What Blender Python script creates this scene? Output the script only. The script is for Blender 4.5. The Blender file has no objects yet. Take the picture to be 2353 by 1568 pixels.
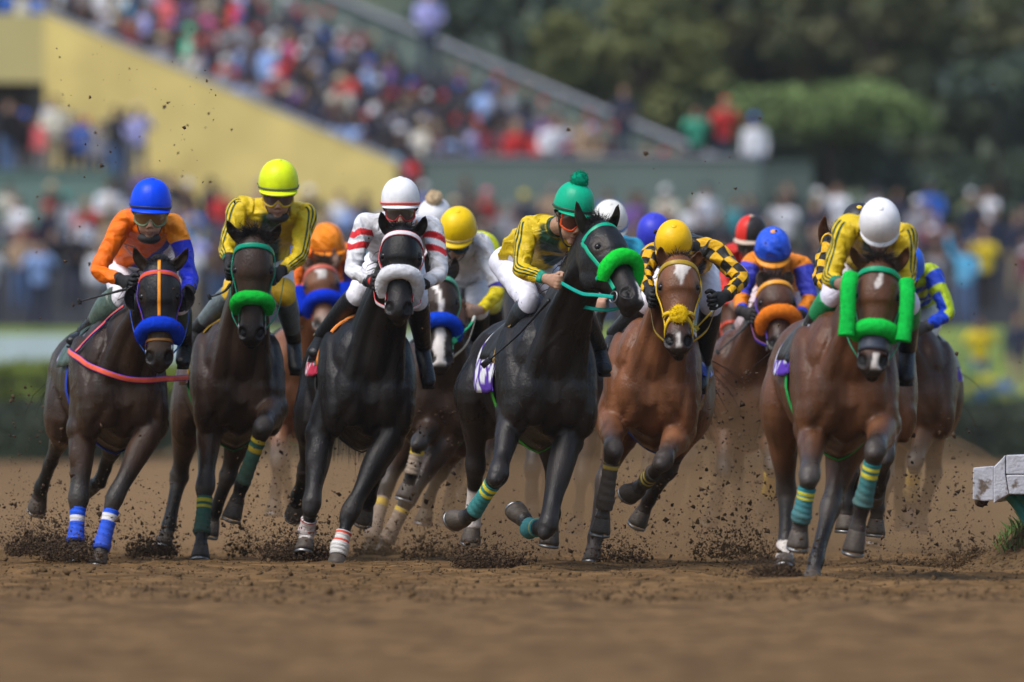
import bpy, bmesh, math, random
import numpy as np
from mathutils import Vector, Matrix
from mathutils.bvhtree import BVHTree

S = bpy.context.scene
COL = S.collection
random.seed(7)
RNG = np.random.default_rng(7)

# ------------------------------------------------------------------ camera
CAM_H = 0.929            # lens height above the track (a photographer lying at the rail)
F = 2353 * 400 / 36.0    # focal length, in pixels of a 2353 px wide picture
CXD, YH = 1176.5, 945.0  # picture centre column, row of the horizon
cam_d = bpy.data.cameras.new('camera')
cam = bpy.data.objects.new('camera', cam_d); COL.objects.link(cam)
cam.location = (0, 0, CAM_H); cam.rotation_euler = (math.pi / 2, 0, 0)
cam_d.lens = 400; cam_d.sensor_width = 36; cam_d.clip_end = 6000; cam_d.clip_start = 1
cam_d.shift_y = (YH - 784) / 2353
cam_d.dof.use_dof = True; cam_d.dof.focus_distance = 67.8; cam_d.dof.aperture_fstop = 2.8
S.camera = cam

# ------------------------------------------------------------------ sky, sun, exposure
W = bpy.data.worlds.new('World'); S.world = W; W.use_nodes = True
wn = W.node_tree; wn.nodes.clear()
SUN_EL, SUN_AZ = math.radians(56), math.radians(228)   # azimuth clockwise from +Y: behind the camera, to the left
sky = wn.nodes.new('ShaderNodeTexSky'); sky.sky_type = 'NISHITA'; sky.sun_disc = False
sky.sun_elevation = SUN_EL; sky.sun_rotation = SUN_AZ
sky.air_density = 1.3; sky.dust_density = 2.5; sky.ozone_density = 2.0
bgn = wn.nodes.new('ShaderNodeBackground'); bgn.inputs['Strength'].default_value = 0.095
wo = wn.nodes.new('ShaderNodeOutputWorld')
wn.links.new(sky.outputs[0], bgn.inputs[0]); wn.links.new(bgn.outputs[0], wo.inputs[0])
sun_d = bpy.data.lights.new('sun', 'SUN'); sun_d.energy = 1.8; sun_d.angle = math.radians(32)
sun_d.color = (1, .97, .93)
sun = bpy.data.objects.new('sun', sun_d); COL.objects.link(sun)
sdir = Vector((math.sin(SUN_AZ) * math.cos(SUN_EL), math.cos(SUN_AZ) * math.cos(SUN_EL), math.sin(SUN_EL)))
sun.rotation_euler = sdir.to_track_quat('Z', 'Y').to_euler()
S.view_settings.view_transform = 'Standard'; S.view_settings.look = 'None'
S.view_settings.gamma = 1; S.view_settings.use_curve_mapping = False
S.view_settings.exposure = 0.72
S.render.engine = 'CYCLES'
S.cycles.use_denoising = True
S.cycles.max_bounces = 5; S.cycles.diffuse_bounces = 2; S.cycles.glossy_bounces = 2
S.cycles.transmission_bounces = 3; S.cycles.transparent_max_bounces = 12; S.cycles.volume_bounces = 1
S.cycles.caustics_reflective = False; S.cycles.caustics_refractive = False

# ------------------------------------------------------------------ helpers
def P(xd, yd, Y):
    """measured picture position (2353 px wide) at distance Y -> metres"""
    return Vector(((xd - CXD) * Y / F, Y, CAM_H - (yd - YH) * Y / F))

def V(*a): return Vector(a)
def sstep(a, b, x): 
    t = np.clip((np.asarray(x, float) - a) / (b - a), 0, 1); return t * t * (3 - 2 * t)
def unit(v): return v / max(v.length, 1e-9)
def orth(v, a):
    a = unit(a); return unit(v - a * v.dot(a))

def wav(p, scale, seed, octv=2):
    """smooth pseudo noise, roughly -1..1, for an (n,3) array"""
    r = np.random.default_rng(seed); p = np.asarray(p); out = np.zeros(len(p)); amp = 1; tot = 0
    for o in range(octv):
        acc = np.zeros(len(p))
        for k in range(6):
            d = r.normal(size=3); d *= scale * (1.9 ** o) / np.linalg.norm(d) * r.uniform(.7, 1.3)
            acc += np.sin(p @ d + r.uniform(0, 6.28))
        out += amp * acc / 3.2; tot += amp; amp *= .5
    return out / tot

def tag(o, label=None, cat=None, group=None, kind=None):
    if label: o['label'] = label
    if cat: o['category'] = cat
    if group: o['group'] = group
    if kind: o['kind'] = kind
    return o

class Ctx: origin = Vector((0, 0, 0))
def thing(name, label, cat, loc, group=None):
    o = bpy.data.objects.new(name, None); COL.objects.link(o); o.location = loc
    o.empty_display_size = .2
    Ctx.origin = Vector(loc)
    return tag(o, label, cat, group)

def resample(pts, rads, n):
    """Catmull-Rom through points with (ra, rb) radii"""
    pts = np.array([list(p) for p in pts], float)
    rads = np.array([(r, r) if np.isscalar(r) else r for r in rads], float)
    if len(pts) == 2 and (n is None or n == 2): return pts, rads, np.array([0, 1.])
    d = np.concatenate([[0], np.cumsum(np.linalg.norm(np.diff(pts, axis=0), axis=1) + 1e-6)])
    if n is None: return pts, rads, d / d[-1]
    tt = np.linspace(0, d[-1], n); A = np.hstack([pts, rads])
    m = np.zeros_like(A)
    for i in range(len(A)):
        i0, i1 = max(i - 1, 0), min(i + 1, len(A) - 1)
        m[i] = (A[i1] - A[i0]) / (d[i1] - d[i0])
    out = np.zeros((n, A.shape[1]))
    for j, t in enumerate(tt):
        i = min(max(np.searchsorted(d, t, 'right') - 1, 0), len(d) - 2)
        h = d[i + 1] - d[i]; s = (t - d[i]) / h
        out[j] = (2*s**3-3*s*s+1)*A[i] + (s**3-2*s*s+s)*h*m[i] + (-2*s**3+3*s*s)*A[i+1] + (s**3-s*s)*h*m[i+1]
    out[:, 3:] = np.maximum(out[:, 3:], .0008)
    return out[:, :3], out[:, 3:], tt / d[-1]

class MB:
    """collects geometry, builds ONE mesh object"""
    def __init__(self): self.v, self.f, self.c, self.m, self.n = [], [], [], [], 0
    def add(self, verts, faces, col=(1, 1, 1), mi=0):
        verts = np.asarray(verts, float).reshape(-1, 3); b = self.n
        self.v.append(verts); self.n += len(verts)
        c = np.asarray(col, float)
        if c.ndim == 1: c = np.tile(c, (len(verts), 1))
        self.c.append(c.reshape(-1, 3))
        for f in faces: self.f.append(tuple(int(i) + b for i in f)); self.m.append(mi)
        return b
    def tube(self, pts, rads, seg=12, side=(1, 0, 0), n=None, exp=2., col=(1, 1, 1), closed=False, caps=True, disp=None, mi=0):
        c, r, t = resample(pts, rads, n); k = len(c)
        if closed: tg = np.roll(c, -1, 0) - np.roll(c, 1, 0)
        else: tg = np.gradient(c, axis=0)
        tg /= np.linalg.norm(tg, axis=1)[:, None] + 1e-12
        sd = np.asarray([list(x) for x in side], float) if hasattr(side[0], '__len__') else np.tile(np.asarray(list(side), float), (k, 1))
        if len(sd) != k:
            sd = np.stack([np.interp(t, np.linspace(0, 1, len(sd)), sd[:, i]) for i in range(3)], 1)
        s = sd - tg * np.sum(sd * tg, 1)[:, None]
        nn = np.linalg.norm(s, axis=1)
        bad = nn < 1e-4
        if bad.any(): s[bad] = np.cross(tg[bad], [0.31, .7, .64])
        s /= np.linalg.norm(s, axis=1)[:, None]
        u = np.cross(tg, s)
        a = np.linspace(0, 2 * math.pi, seg, endpoint=False)
        ca, sa = np.cos(a), np.sin(a)
        ca = np.sign(ca) * np.abs(ca) ** (2 / exp); sa = np.sign(sa) * np.abs(sa) ** (2 / exp)
        T = np.tile(t[:, None], (1, seg)); A = np.tile(a[None], (k, 1))
        R = np.ones((k, seg))
        if disp is not None: R = R + disp(T, A)
        pos = c[:, None] + s[:, None] * (r[:, 0:1] * ca[None] * R)[..., None] + u[:, None] * (r[:, 1:2] * sa[None] * R)[..., None]
        cc = col(T, A, pos) if callable(col) else np.tile(np.asarray(col, float), (k * seg, 1))
        F_ = []
        for i in range(k if closed else k - 1):
            i2 = (i + 1) % k
            for j in range(seg):
                j2 = (j + 1) % seg
                F_.append((i * seg + j, i * seg + j2, i2 * seg + j2, i2 * seg + j))
        vs = pos.reshape(-1, 3); cc = np.asarray(cc).reshape(-1, 3)
        if not closed and caps:
            vs = np.vstack([vs, c[0], c[-1]]); cc = np.vstack([cc, cc[0], cc[-2]])
            e0, e1 = k * seg, k * seg + 1
            for j in range(seg):
                j2 = (j + 1) % seg
                F_.append((e0, j2, j)); F_.append((e1, (k - 1) * seg + j, (k - 1) * seg + j2))
        self.add(vs, F_, cc, mi)
        return c, r
    def ell(self, c, r, ax=None, seg=14, rings=9, col=(1, 1, 1), mi=0):
        """ellipsoid; ax = three axes"""
        ax = ax or (V(1, 0, 0), V(0, 1, 0), V(0, 0, 1))
        X = np.array([list(a) for a in ax]); vs = []
        for i in range(1, rings):
            th = math.pi * i / rings
            for j in range(seg):
                ph = 2 * math.pi * j / seg
                vs.append((math.sin(th) * math.cos(ph) * r[0], math.sin(th) * math.sin(ph) * r[1], math.cos(th) * r[2]))
        vs += [(0, 0, r[2]), (0, 0, -r[2])]
        vs = np.array(vs) @ X + np.array(list(c)); F_ = []
        for i in range(rings - 2):
            for j in range(seg):
                j2 = (j + 1) % seg
                F_.append((i * seg + j, i * seg + seg + j, i * seg + seg + j2, i * seg + j2))
        t, b = len(vs) - 2, len(vs) - 1
        for j in range(seg):
            j2 = (j + 1) % seg
            F_.append((t, j, j2)); F_.append((b, (rings - 2) * seg + j2, (rings - 2) * seg + j))
        self.add(vs, F_, col, mi)
    def box(self, c, h, ax=None, col=(1, 1, 1), mi=0):
        ax = ax or (V(1, 0, 0), V(0, 1, 0), V(0, 0, 1)); c = Vector(c)
        vs = [c + ax[0] * (x * h[0]) + ax[1] * (y * h[1]) + ax[2] * (z * h[2]) for z in (-1, 1) for y in (-1, 1) for x in (-1, 1)]
        self.add([list(p) for p in vs], [(0, 2, 3, 1), (4, 5, 7, 6), (0, 1, 5, 4), (2, 6, 7, 3), (0, 4, 6, 2), (1, 3, 7, 5)], col, mi)
    def strap(self, pts, nrm, width, thick, col=(1, 1, 1), closed=False, n=None, edge=None, mi=0):
        """flat band along pts lying on a surface with normals nrm; edge = colour of both borders"""
        p = np.array([list(x) for x in pts], float); q = np.array([list(x) for x in nrm], float)
        if n:
            t0 = np.linspace(0, 1, len(p)); t1 = np.linspace(0, 1, n)
            p = np.stack([np.interp(t1, t0, p[:, i]) for i in range(3)], 1); q = np.stack([np.interp(t1, t0, q[:, i]) for i in range(3)], 1)
        k = len(p); tg = np.gradient(p, axis=0) if not closed else np.roll(p, -1, 0) - np.roll(p, 1, 0)
        w = np.cross(tg, q); w /= np.linalg.norm(w, axis=1)[:, None] + 1e-9
        q = np.cross(w, tg); q /= np.linalg.norm(q, axis=1)[:, None] + 1e-9
        rows = [(-.5, 0), (-.5, .8), (-.3, 1), (.3, 1), (.5, .8), (.5, 0)]
        vs = np.stack([p + w * (a * width) + q * (b * thick) for a, b in rows], 1)
        cc = np.tile(np.asarray(col, float), (k, 6, 1))
        if edge is not None: cc[:, [0, 1, 4, 5]] = edge
        F_ = []
        for i in range(k if closed else k - 1):
            i2 = (i + 1) % k
            for j in range(6):
                j2 = (j + 1) % 6; F_.append((i * 6 + j, i2 * 6 + j, i2 * 6 + j2, i * 6 + j2))
        if not closed: F_ += [tuple(range(6)), tuple(range(k * 6 - 1, k * 6 - 7, -1))]
        self.add(vs.reshape(-1, 3), F_, cc.reshape(-1, 3), mi)
    def raw(self, origin=None):
        v = np.vstack(self.v)
        o = Ctx.origin if origin is None else origin
        return v - np.array(list(o))
    def mesh(self, name, mats, smooth=True, origin=None):
        me = bpy.data.meshes.new(name); v = self.raw(origin)
        me.from_pydata(v.tolist(), [], self.f)
        ca = me.color_attributes.new('Col', 'FLOAT_COLOR', 'POINT')
        c4 = np.ones((len(v), 4), np.float32); c4[:, :3] = np.vstack(self.c); ca.data.foreach_set('color', c4.ravel())
        for m in (mats if isinstance(mats, (list, tuple)) else [mats]): me.materials.append(m)
        if len(me.materials) > 1: me.polygons.foreach_set('material_index', self.m)
        if smooth: me.polygons.foreach_set('use_smooth', [True] * len(me.polygons))
        me.update(); return me
    def build(self, name, mats, parent=None, smooth=True, origin=None):
        if parent is None and origin is None: origin = Vector((0, 0, 0))
        o = bpy.data.objects.new(name, self.mesh(name, mats, smooth, origin)); COL.objects.link(o)
        if parent: o.parent = parent
        return o

def solid(name, me, parent=None):
    o = bpy.data.objects.new(name, me); COL.objects.link(o)
    if parent: o.parent = parent
    return o

def remesh(mb, voxel, iters=3, lam=.5):
    """union of all closed pieces as one continuous skin -> (mesh, verts, edges)"""
    me = bpy.data.meshes.new('tmp'); me.from_pydata(mb.raw().tolist(), [], mb.f); me.update()
    o = bpy.data.objects.new('tmp', me); COL.objects.link(o)
    md = o.modifiers.new('r', 'REMESH'); md.mode = 'VOXEL'; md.voxel_size = voxel; md.adaptivity = 0
    dg = bpy.context.evaluated_depsgraph_get(); dg.update()
    m2 = bpy.data.meshes.new_from_object(o.evaluated_get(dg), depsgraph=dg)
    bpy.data.objects.remove(o); bpy.data.meshes.remove(me)
    n = len(m2.vertices); v = np.empty(n * 3, np.float64); m2.vertices.foreach_get('co', v); v = v.reshape(-1, 3)
    e = np.empty(len(m2.edges) * 2, np.int32); m2.edges.foreach_get('vertices', e); e = e.reshape(-1, 2)
    v = relax(v, e, iters, lam)
    return m2, v, e

def relax(v, e, iters, lam):
    n = len(v); deg = np.bincount(e.ravel(), minlength=n).astype(float); deg[deg == 0] = 1
    for it in range(iters):
        for l in (lam, -lam * .96):
            acc = np.stack([np.bincount(e[:, 0], v[e[:, 1], k], n) + np.bincount(e[:, 1], v[e[:, 0], k], n) for k in range(3)], 1)
            v = v + l * (acc / deg[:, None] - v)
    return v

def vnormals(m):
    n = len(m.vertices); a = np.empty(n * 3, np.float32); m.vertex_normals.foreach_get('vector', a); return a.reshape(-1, 3).astype(float)

def finish(m, v, col, mat, name, parent):
    m.vertices.foreach_set('co', v.ravel()); m.update()
    ca = m.color_attributes.new('Col', 'FLOAT_COLOR', 'POINT')
    c4 = np.ones((len(v), 4), np.float32); c4[:, :3] = col; ca.data.foreach_set('color', c4.ravel())
    m.polygons.foreach_set('use_smooth', [True] * len(m.polygons))
    m.materials.clear(); m.materials.append(mat); m.name = name
    return solid(name, m, parent)

# ------------------------------------------------------------------ materials
def mk(name, col=None, rough=.6, var=.12, vs=30., bump=.15, bs=180., metal=0., coat=0., sheen=0., spec=.32, stretch=(1, 1, 1), bump2=None, alt=None, alts=6., altw=(.45, .6), wave=None, rvar=None):
    """Principled; col None = colour attribute 'Col'; noise variation and bump in object space; alt = second colour in patches"""
    m = bpy.data.materials.new(name); m.use_nodes = True; nt = m.node_tree; N, L = nt.nodes, nt.links
    b = N['Principled BSDF']
    tc = N.new('ShaderNodeTexCoord'); mp = N.new('ShaderNodeMapping'); mp.inputs['Scale'].default_value = stretch
    L.new(tc.outputs['Object'], mp.inputs[0])
    if col is None:
        at = N.new('ShaderNodeAttribute'); at.attribute_name = 'Col'; src = at.outputs['Color']
    else:
        rg = N.new('ShaderNodeRGB'); rg.outputs[0].default_value = (*col, 1); src = rg.outputs[0]
    if alt is not None:
        nz = N.new('ShaderNodeTexNoise'); nz.inputs['Scale'].default_value = alts; nz.inputs['Detail'].default_value = 6
        L.new(mp.outputs[0], nz.inputs['Vector'])
        mr = N.new('ShaderNodeMapRange'); mr.inputs[1].default_value, mr.inputs[2].default_value = altw; L.new(nz.outputs[0], mr.inputs[0])
        mx = N.new('ShaderNodeMix'); mx.data_type = 'RGBA'; L.new(mr.outputs[0], mx.inputs['Factor']); L.new(src, mx.inputs['A']); mx.inputs['B'].default_value = (*alt, 1)
        src = mx.outputs['Result']
    if var > 0:
        nz = N.new('ShaderNodeTexNoise'); nz.inputs['Scale'].default_value = vs; nz.inputs['Detail'].default_value = 5
        L.new(mp.outputs[0], nz.inputs['Vector'])
        mr = N.new('ShaderNodeMapRange'); mr.inputs[1].default_value = .3; mr.inputs[2].default_value = .7
        mr.inputs[3].default_value = 1 - var; mr.inputs[4].default_value = 1 + var; L.new(nz.outputs[0], mr.inputs[0])
        mx = N.new('ShaderNodeMix'); mx.data_type = 'RGBA'; mx.blend_type = 'MULTIPLY'; mx.inputs['Factor'].default_value = 1
        L.new(src, mx.inputs['A']); L.new(mr.outputs[0], mx.inputs['B']); src = mx.outputs['Result']
    L.new(src, b.inputs['Base Color'])
    b.inputs['Roughness'].default_value = rough; b.inputs['Metallic'].default_value = metal
    b.inputs['Specular IOR Level'].default_value = spec
    b.inputs['Coat Weight'].default_value = coat; b.inputs['Coat Roughness'].default_value = .12
    b.inputs['Sheen Weight'].default_value = sheen
    if rvar:                                       # damp and dry patches
        nz = N.new('ShaderNodeTexNoise'); nz.inputs['Scale'].default_value = rvar[0]; nz.inputs['Detail'].default_value = 4; L.new(mp.outputs[0], nz.inputs['Vector'])
        mr = N.new('ShaderNodeMapRange'); mr.inputs[1].default_value = .35; mr.inputs[2].default_value = .65; mr.inputs[3].default_value = rvar[1]; mr.inputs[4].default_value = rvar[2]
        L.new(nz.outputs[0], mr.inputs[0]); L.new(mr.outputs[0], b.inputs['Roughness'])
    if bump > 0:
        nz = N.new('ShaderNodeTexNoise'); nz.inputs['Scale'].default_value = bs; nz.inputs['Detail'].default_value = 4
        L.new(mp.outputs[0], nz.inputs['Vector'])
        h = nz.outputs[0]
        if bump2:
            n2 = N.new('ShaderNodeTexNoise'); n2.inputs['Scale'].default_value = bump2[0]; n2.inputs['Detail'].default_value = 3; n2.inputs['Distortion'].default_value = 1.5
            L.new(tc.outputs['Object'], n2.inputs['Vector'])
            ma = N.new('ShaderNodeMath'); ma.operation = 'MULTIPLY_ADD'; ma.inputs[1].default_value = bump2[1]; L.new(n2.outputs[0], ma.inputs[0]); L.new(h, ma.inputs[2]); h = ma.outputs[0]
        if wave:                                   # folds of loose cloth
            wv = N.new('ShaderNodeTexWave'); wv.inputs['Scale'].default_value = wave[0]; wv.inputs['Distortion'].default_value = wave[1]; wv.inputs['Detail'].default_value = 1.5; wv.inputs['Detail Scale'].default_value = 1.2; wv.bands_direction = 'DIAGONAL'
            L.new(tc.outputs['Object'], wv.inputs['Vector']); m3 = N.new('ShaderNodeMath'); m3.operation = 'MULTIPLY_ADD'; m3.inputs[1].default_value = wave[2]; L.new(wv.outputs['Fac'], m3.inputs[0]); L.new(h, m3.inputs[2]); h = m3.outputs[0]
        bp = N.new('ShaderNodeBump'); bp.inputs['Strength'].default_value = bump; bp.inputs['Distance'].default_value = .01
        L.new(h, bp.inputs['Height']); L.new(bp.outputs[0], b.inputs['Normal'])
    return m

M = dict(
    coat=mk('horse_coat', None, rough=.40, var=.42, vs=7, bump=.34, bs=170, stretch=(1, 1, .3), spec=.27, bump2=(34, 1.0), alt=(.10, .078, .06), alts=75, altw=(.66, .80), rvar=(5, .24, .50)),
    hair=mk('horse_hair', None, rough=.5, var=.3, vs=60, bump=.2, bs=300),
    hoof=mk('hoof_horn', None, rough=.55, var=.3, vs=40, bump=.3, bs=120, stretch=(1, 1, 4)),
    eye=mk('horse_eye', (.006, .004, .004), rough=.16, var=0, bump=0),
    skin=mk('skin', None, rough=.5, var=.14, vs=45, bump=.12, bs=350),
    silk=mk('racing_silk', None, rough=.36, var=.12, vs=12, bump=.5, bs=320, bump2=(8, 9.0), wave=(5.0, 7, 3.2), alt=(.16, .11, .07), alts=48, altw=(.70, .80)),
    breech=mk('breeches_cloth', None, rough=.55, var=.07, vs=14, bump=.25, bs=300, bump2=(9, 7.0), wave=(6, 6, 1.8), alt=(.22, .16, .11), alts=40, altw=(.66, .80)),
    boot=mk('boot_leather', None, rough=.32, var=.2, vs=25, bump=.25, bs=120, bump2=(30, 4.0)),
    glove=mk('glove_cloth', None, rough=.6, var=.2, vs=40, bump=.4, bs=150),
    shell=mk('helmet_shell', None, rough=.40, var=.10, vs=14, bump=.15, bs=60, spec=.26, alt=(.22, .16, .10), alts=42, altw=(.70, .82)),
    lens=mk('goggle_lens', None, rough=.08, var=.1, vs=20, bump=0, coat=.6),
    rubber=mk('strap_rubber', None, rough=.38, var=.1, vs=40, bump=.1, bs=200),
    fleece=mk('fleece', None, rough=.95, alt=(.05, .05, .03), alts=16, altw=(.66, 1.15), var=.14, vs=34, bump=.8, bs=260, spec=.1),
    cloth=mk('saddle_cloth', None, rough=.8, var=.08, vs=30, bump=.3, bs=300, bump2=(16, 4.0)),
    bandage=mk('leg_wrap', None, rough=.8, var=.12, vs=50, bump=.5, bs=90, stretch=(.3, .3, 4)),
    leather=mk('tack_leather', (.03, .016, .01), rough=.4, var=.3, vs=25, bump=.2, bs=200),
    steel=mk('steel', (.28, .28, .28), rough=.4, metal=1, var=.05, bump=0),
    crowd=mk('spectator_clothes', None, rough=.8, var=.15, vs=9, bump=.2, bs=40),
)
# ================================================================== ground and track
def grid_sheet(name, xs, ys, zf, mat, kind='structure'):
    X, Y = np.meshgrid(xs, ys); n, m_ = X.shape
    p = np.stack([X.ravel(), Y.ravel(), np.zeros(X.size)], 1); p[:, 2] = zf(p)
    i = np.arange(n * m_).reshape(n, m_)
    q = np.stack([i[:-1, :-1], i[:-1, 1:], i[1:, 1:], i[1:, :-1]], -1).reshape(-1, 4)
    me = bpy.data.meshes.new(name); me.vertices.add(len(p)); me.vertices.foreach_set('co', p.ravel())
    me.loops.add(q.size); me.loops.foreach_set('vertex_index', q.ravel().astype(np.int32))
    me.polygons.add(len(q)); me.polygons.foreach_set('loop_start', np.arange(0, q.size, 4, dtype=np.int32))
    me.update(calc_edges=True); me.polygons.foreach_set('use_smooth', [True] * len(q)); me.materials.append(mat)
    o = bpy.data.objects.new(name, me); COL.objects.link(o); return tag(o, kind=kind)

dirt = mk('track_dirt', (.160, .090, .036), rough=.95, var=.42, vs=5, bump=1., bs=55, alt=(.098, .054, .020), alts=2.2, altw=(.42, .62), spec=.15)
wet = mk('moist_soil', (.068, .042, .024), rough=.9, var=.4, vs=40, bump=.6, bs=90, spec=.2)
clodm = mk('clod_soil', (.105, .064, .030), rough=.95, var=.4, vs=30, bump=.5, bs=120, spec=.15)
grassm = mk('grass_ground', (.07, .11, .02), rough=.9, var=.4, vs=2, bump=.5, bs=12, alt=(.12, .14, .03), alts=.7)

def track_z(p):
    z = .018 * wav(p * (1, .45, 1), 2.2, 1) + .012 * wav(p * (1, .6, 1), 9, 2) + .0075 * wav(p, 34, 3, 1) + .004 * wav(p, 95, 4, 1)
    z += .010 * np.sin(p[:, 0] * 9 + .6 * np.sin(p[:, 1] * .7)) * .5
    # berm rising to the inner rail at the right
    b = sstep(4.02 * 1.0, 5.2, p[:, 0] * 66 / np.maximum(p[:, 1], 30) + .0) * (p[:, 1] < 74) * (p[:, 1] > 58)
    for cx, cy, r_ in CRATERS:
        i = np.where((np.abs(p[:, 0] - cx) < .3) & (np.abs(p[:, 1] - cy) < .3))[0]
        if len(i): q = np.hypot(p[i, 0] - cx, (p[i, 1] - cy) * .8) / r_; z[i] += -.040 * np.exp(-q ** 2) + .022 * np.exp(-((q - 1.35) / .4) ** 2)
    return z - .012
_g = np.random.default_rng(77); CRATERS = [(_g.uniform(-3.4, 3.4), _g.uniform(56, 76), _g.uniform(.06, .10)) for _ in range(150)]
xs = np.concatenate([np.linspace(-45, -4.9, 24), np.linspace(-4.8, 4.8, 215), np.linspace(4.9, 45, 24)])
ys = np.concatenate([np.linspace(18, 38, 20), np.linspace(38.2, 60, 140), np.linspace(60.03, 76, 420), np.linspace(76.3, 110, 110), np.linspace(111, 211, 60)])
grid_sheet('dirt_track', xs, ys, track_z, dirt)
grid_sheet('ground', np.linspace(-1500, 1500, 13), np.linspace(-300, 3500, 13), lambda p: np.full(len(p), -.12), grassm)

# ---- loose soil
ICO = None
def ico():
    global ICO
    if ICO is None:
        bm = bmesh.new(); bmesh.ops.create_icosphere(bm, subdivisions=1, radius=1); bm.verts.ensure_lookup_table()
        ICO = (np.array([v.co[:] for v in bm.verts]), np.array([[v.index for v in f.verts] for f in bm.faces])); bm.free()
    return ICO
def crumbs(name, pos, size, mat, seed, label=None, cat=None, low=True):
    """many irregular crumbs of soil as one mesh"""
    g = np.random.default_rng(seed); n = len(pos)
    if low:
        bv = np.array([(1, 0, -.5), (-.5, .87, -.5), (-.5, -.87, -.5), (0, 0, .9), (.5, .5, .45), (-.6, -.2, .4)]); bf = np.array([(0, 2, 1), (0, 1, 4), (4, 1, 3), (0, 4, 3), (0, 3, 2), (2, 3, 5), (2, 5, 1), (1, 5, 3)])
    else: bv, bf = ico()
    k = len(bv)
    a = g.uniform(0, 6.28, (n, 3)); c, s = np.cos(a), np.sin(a)
    R = np.zeros((n, 3, 3))
    R[:, 0, 0] = c[:, 1] * c[:, 2]; R[:, 0, 1] = -c[:, 1] * s[:, 2]; R[:, 0, 2] = s[:, 1]
    R[:, 1, 0] = c[:, 0] * s[:, 2] + s[:, 0] * s[:, 1] * c[:, 2]; R[:, 1, 1] = c[:, 0] * c[:, 2] - s[:, 0] * s[:, 1] * s[:, 2]; R[:, 1, 2] = -s[:, 0] * c[:, 1]
    R[:, 2, 0] = s[:, 0] * s[:, 2] - c[:, 0] * s[:, 1] * c[:, 2]; R[:, 2, 1] = s[:, 0] * c[:, 2] + c[:, 0] * s[:, 1] * s[:, 2]; R[:, 2, 2] = c[:, 0] * c[:, 1]
    v = bv[None] * g.uniform(.6, 1.4, (n, k, 1)) * g.uniform(.6, 1.3, (n, 1, 3)) * size[:, None, None]
    v = np.einsum('nkj,nij->nki', v, R) + pos[:, None]
    f = (bf[None] + (np.arange(n) * k)[:, None, None]).reshape(-1, 3)
    me = bpy.data.meshes.new(name); me.vertices.add(n * k); me.vertices.foreach_set('co', v.ravel())
    me.loops.add(f.size); me.loops.foreach_set('vertex_index', f.ravel().astype(np.int32))
    me.polygons.add(len(f)); me.polygons.foreach_set('loop_start', np.arange(0, f.size, 3, dtype=np.int32)); me.update(calc_edges=True)
    me.materials.append(mat); o = bpy.data.objects.new(name, me); COL.objects.link(o)
    return tag(o, label, cat, kind='stuff')

n = 15000
yy = RNG.uniform(56, 77, n) ** 1.0; xx = RNG.uniform(-1, 1, n) * yy * .047
zz = track_z(np.stack([xx, yy, np.zeros(n)], 1))
sz = np.clip(RNG.lognormal(math.log(.0052), .6, n), .002, .028)
crumbs('dirt_clods', np.stack([xx, yy, zz + sz * .35], 1), sz, clodm, 1, 'crumbly brown clods strewn over the raked track surface', 'dirt')

def kick(xd, yd, Y, wx, wy, hz, n, seed, spray=(0, 0, 0), big=1.):
    """soil thrown up by a hoof: dense at the ground, thinning upwards"""
    g = np.random.default_rng(seed); c = P(xd, yd, Y); c.z = max(c.z, 0.)
    r = np.sqrt(g.uniform(0, 1, n)); a = g.uniform(0, 6.28, n)
    h = np.abs(g.normal(0, .42, n)) * hz * (1.15 - r * .8)
    p = np.stack([c.x + wx * r * np.cos(a) * (1 + .5 * h / hz), Y + wy * r * np.sin(a), c.z + h - .01], 1)
    k_ = int(n * .34); hh = g.exponential(1., k_) * hz * .85; sp_ = .5 + hh / hz * .9
    p[:k_] = np.stack([c.x + wx * sp_ * g.normal(0, .62, k_), Y + wy * sp_ * g.normal(.25, .8, k_), c.z + hh], 1)
    p += g.normal(0, .012, p.shape); p += np.array(spray)[None] * (h / hz)[:, None] ** 1.3
    return p, np.clip(g.lognormal(math.log(.0029 * big), .68, n), .0012, .020)
KICKS = [(112, 1268, 70.6, .26, .22, .17, 3600), (172, 1282, 70.2, .20, .2, .12, 2200), (352, 1272, 71.6, .16, .16, .11, 1800), (690, 1282, 69.9, .23, .2, .15, 3400), (870, 1288, 73.2, .16, .2, .07, 1200),
         (1130, 1300, 68.2, .22, .2, .10, 2600), (1785, 1335, 62.6, .15, .16, .10, 1800), (1000, 1290, 72, .2, .2, .22, 900), (1420, 1285, 70, .2, .2, .14, 900), (1680, 1280, 70, .25, .2, .28, 1300), (560, 1270, 72, .12, .12, .22, 500), (2270, 1300, 69.5, .22, .2, .10, 1500), (2190, 1312, 68.5, .3, .2, .05, 900)]
for i, (xd, yd, Y, wx, wy, hz, n) in enumerate(KICKS):
    n = int(n * 2.3)
    p, s_ = kick(xd, yd, Y, wx, wy, hz, n, 50 + i, (-.05, .1, .05))
    where = ['at the far end beside the blue wrapped hoof', 'where the first blue wrapped hoof lands', 'behind the lime capped rider\'s horse', 'under the white wrapped hind hoof', 'beside the dusty bandaged foreleg', 'below the airborne black hooded horse', 'under the white socked hind foot',
             'thrown up between the two dark horses', 'under the chestnut with yellow bridle', 'thrown up between the two bay horses', 'beside the foremost green wrapped hoof', 'at the foot of the white rail', 'short of the rail mound'][i]
    crumbs('kicked_dirt', p, s_, wet if i not in (4, 7, 9, 10, 11, 12) else clodm, 80 + i, 'spray of dark soil ' + where, 'dirt')
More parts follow.
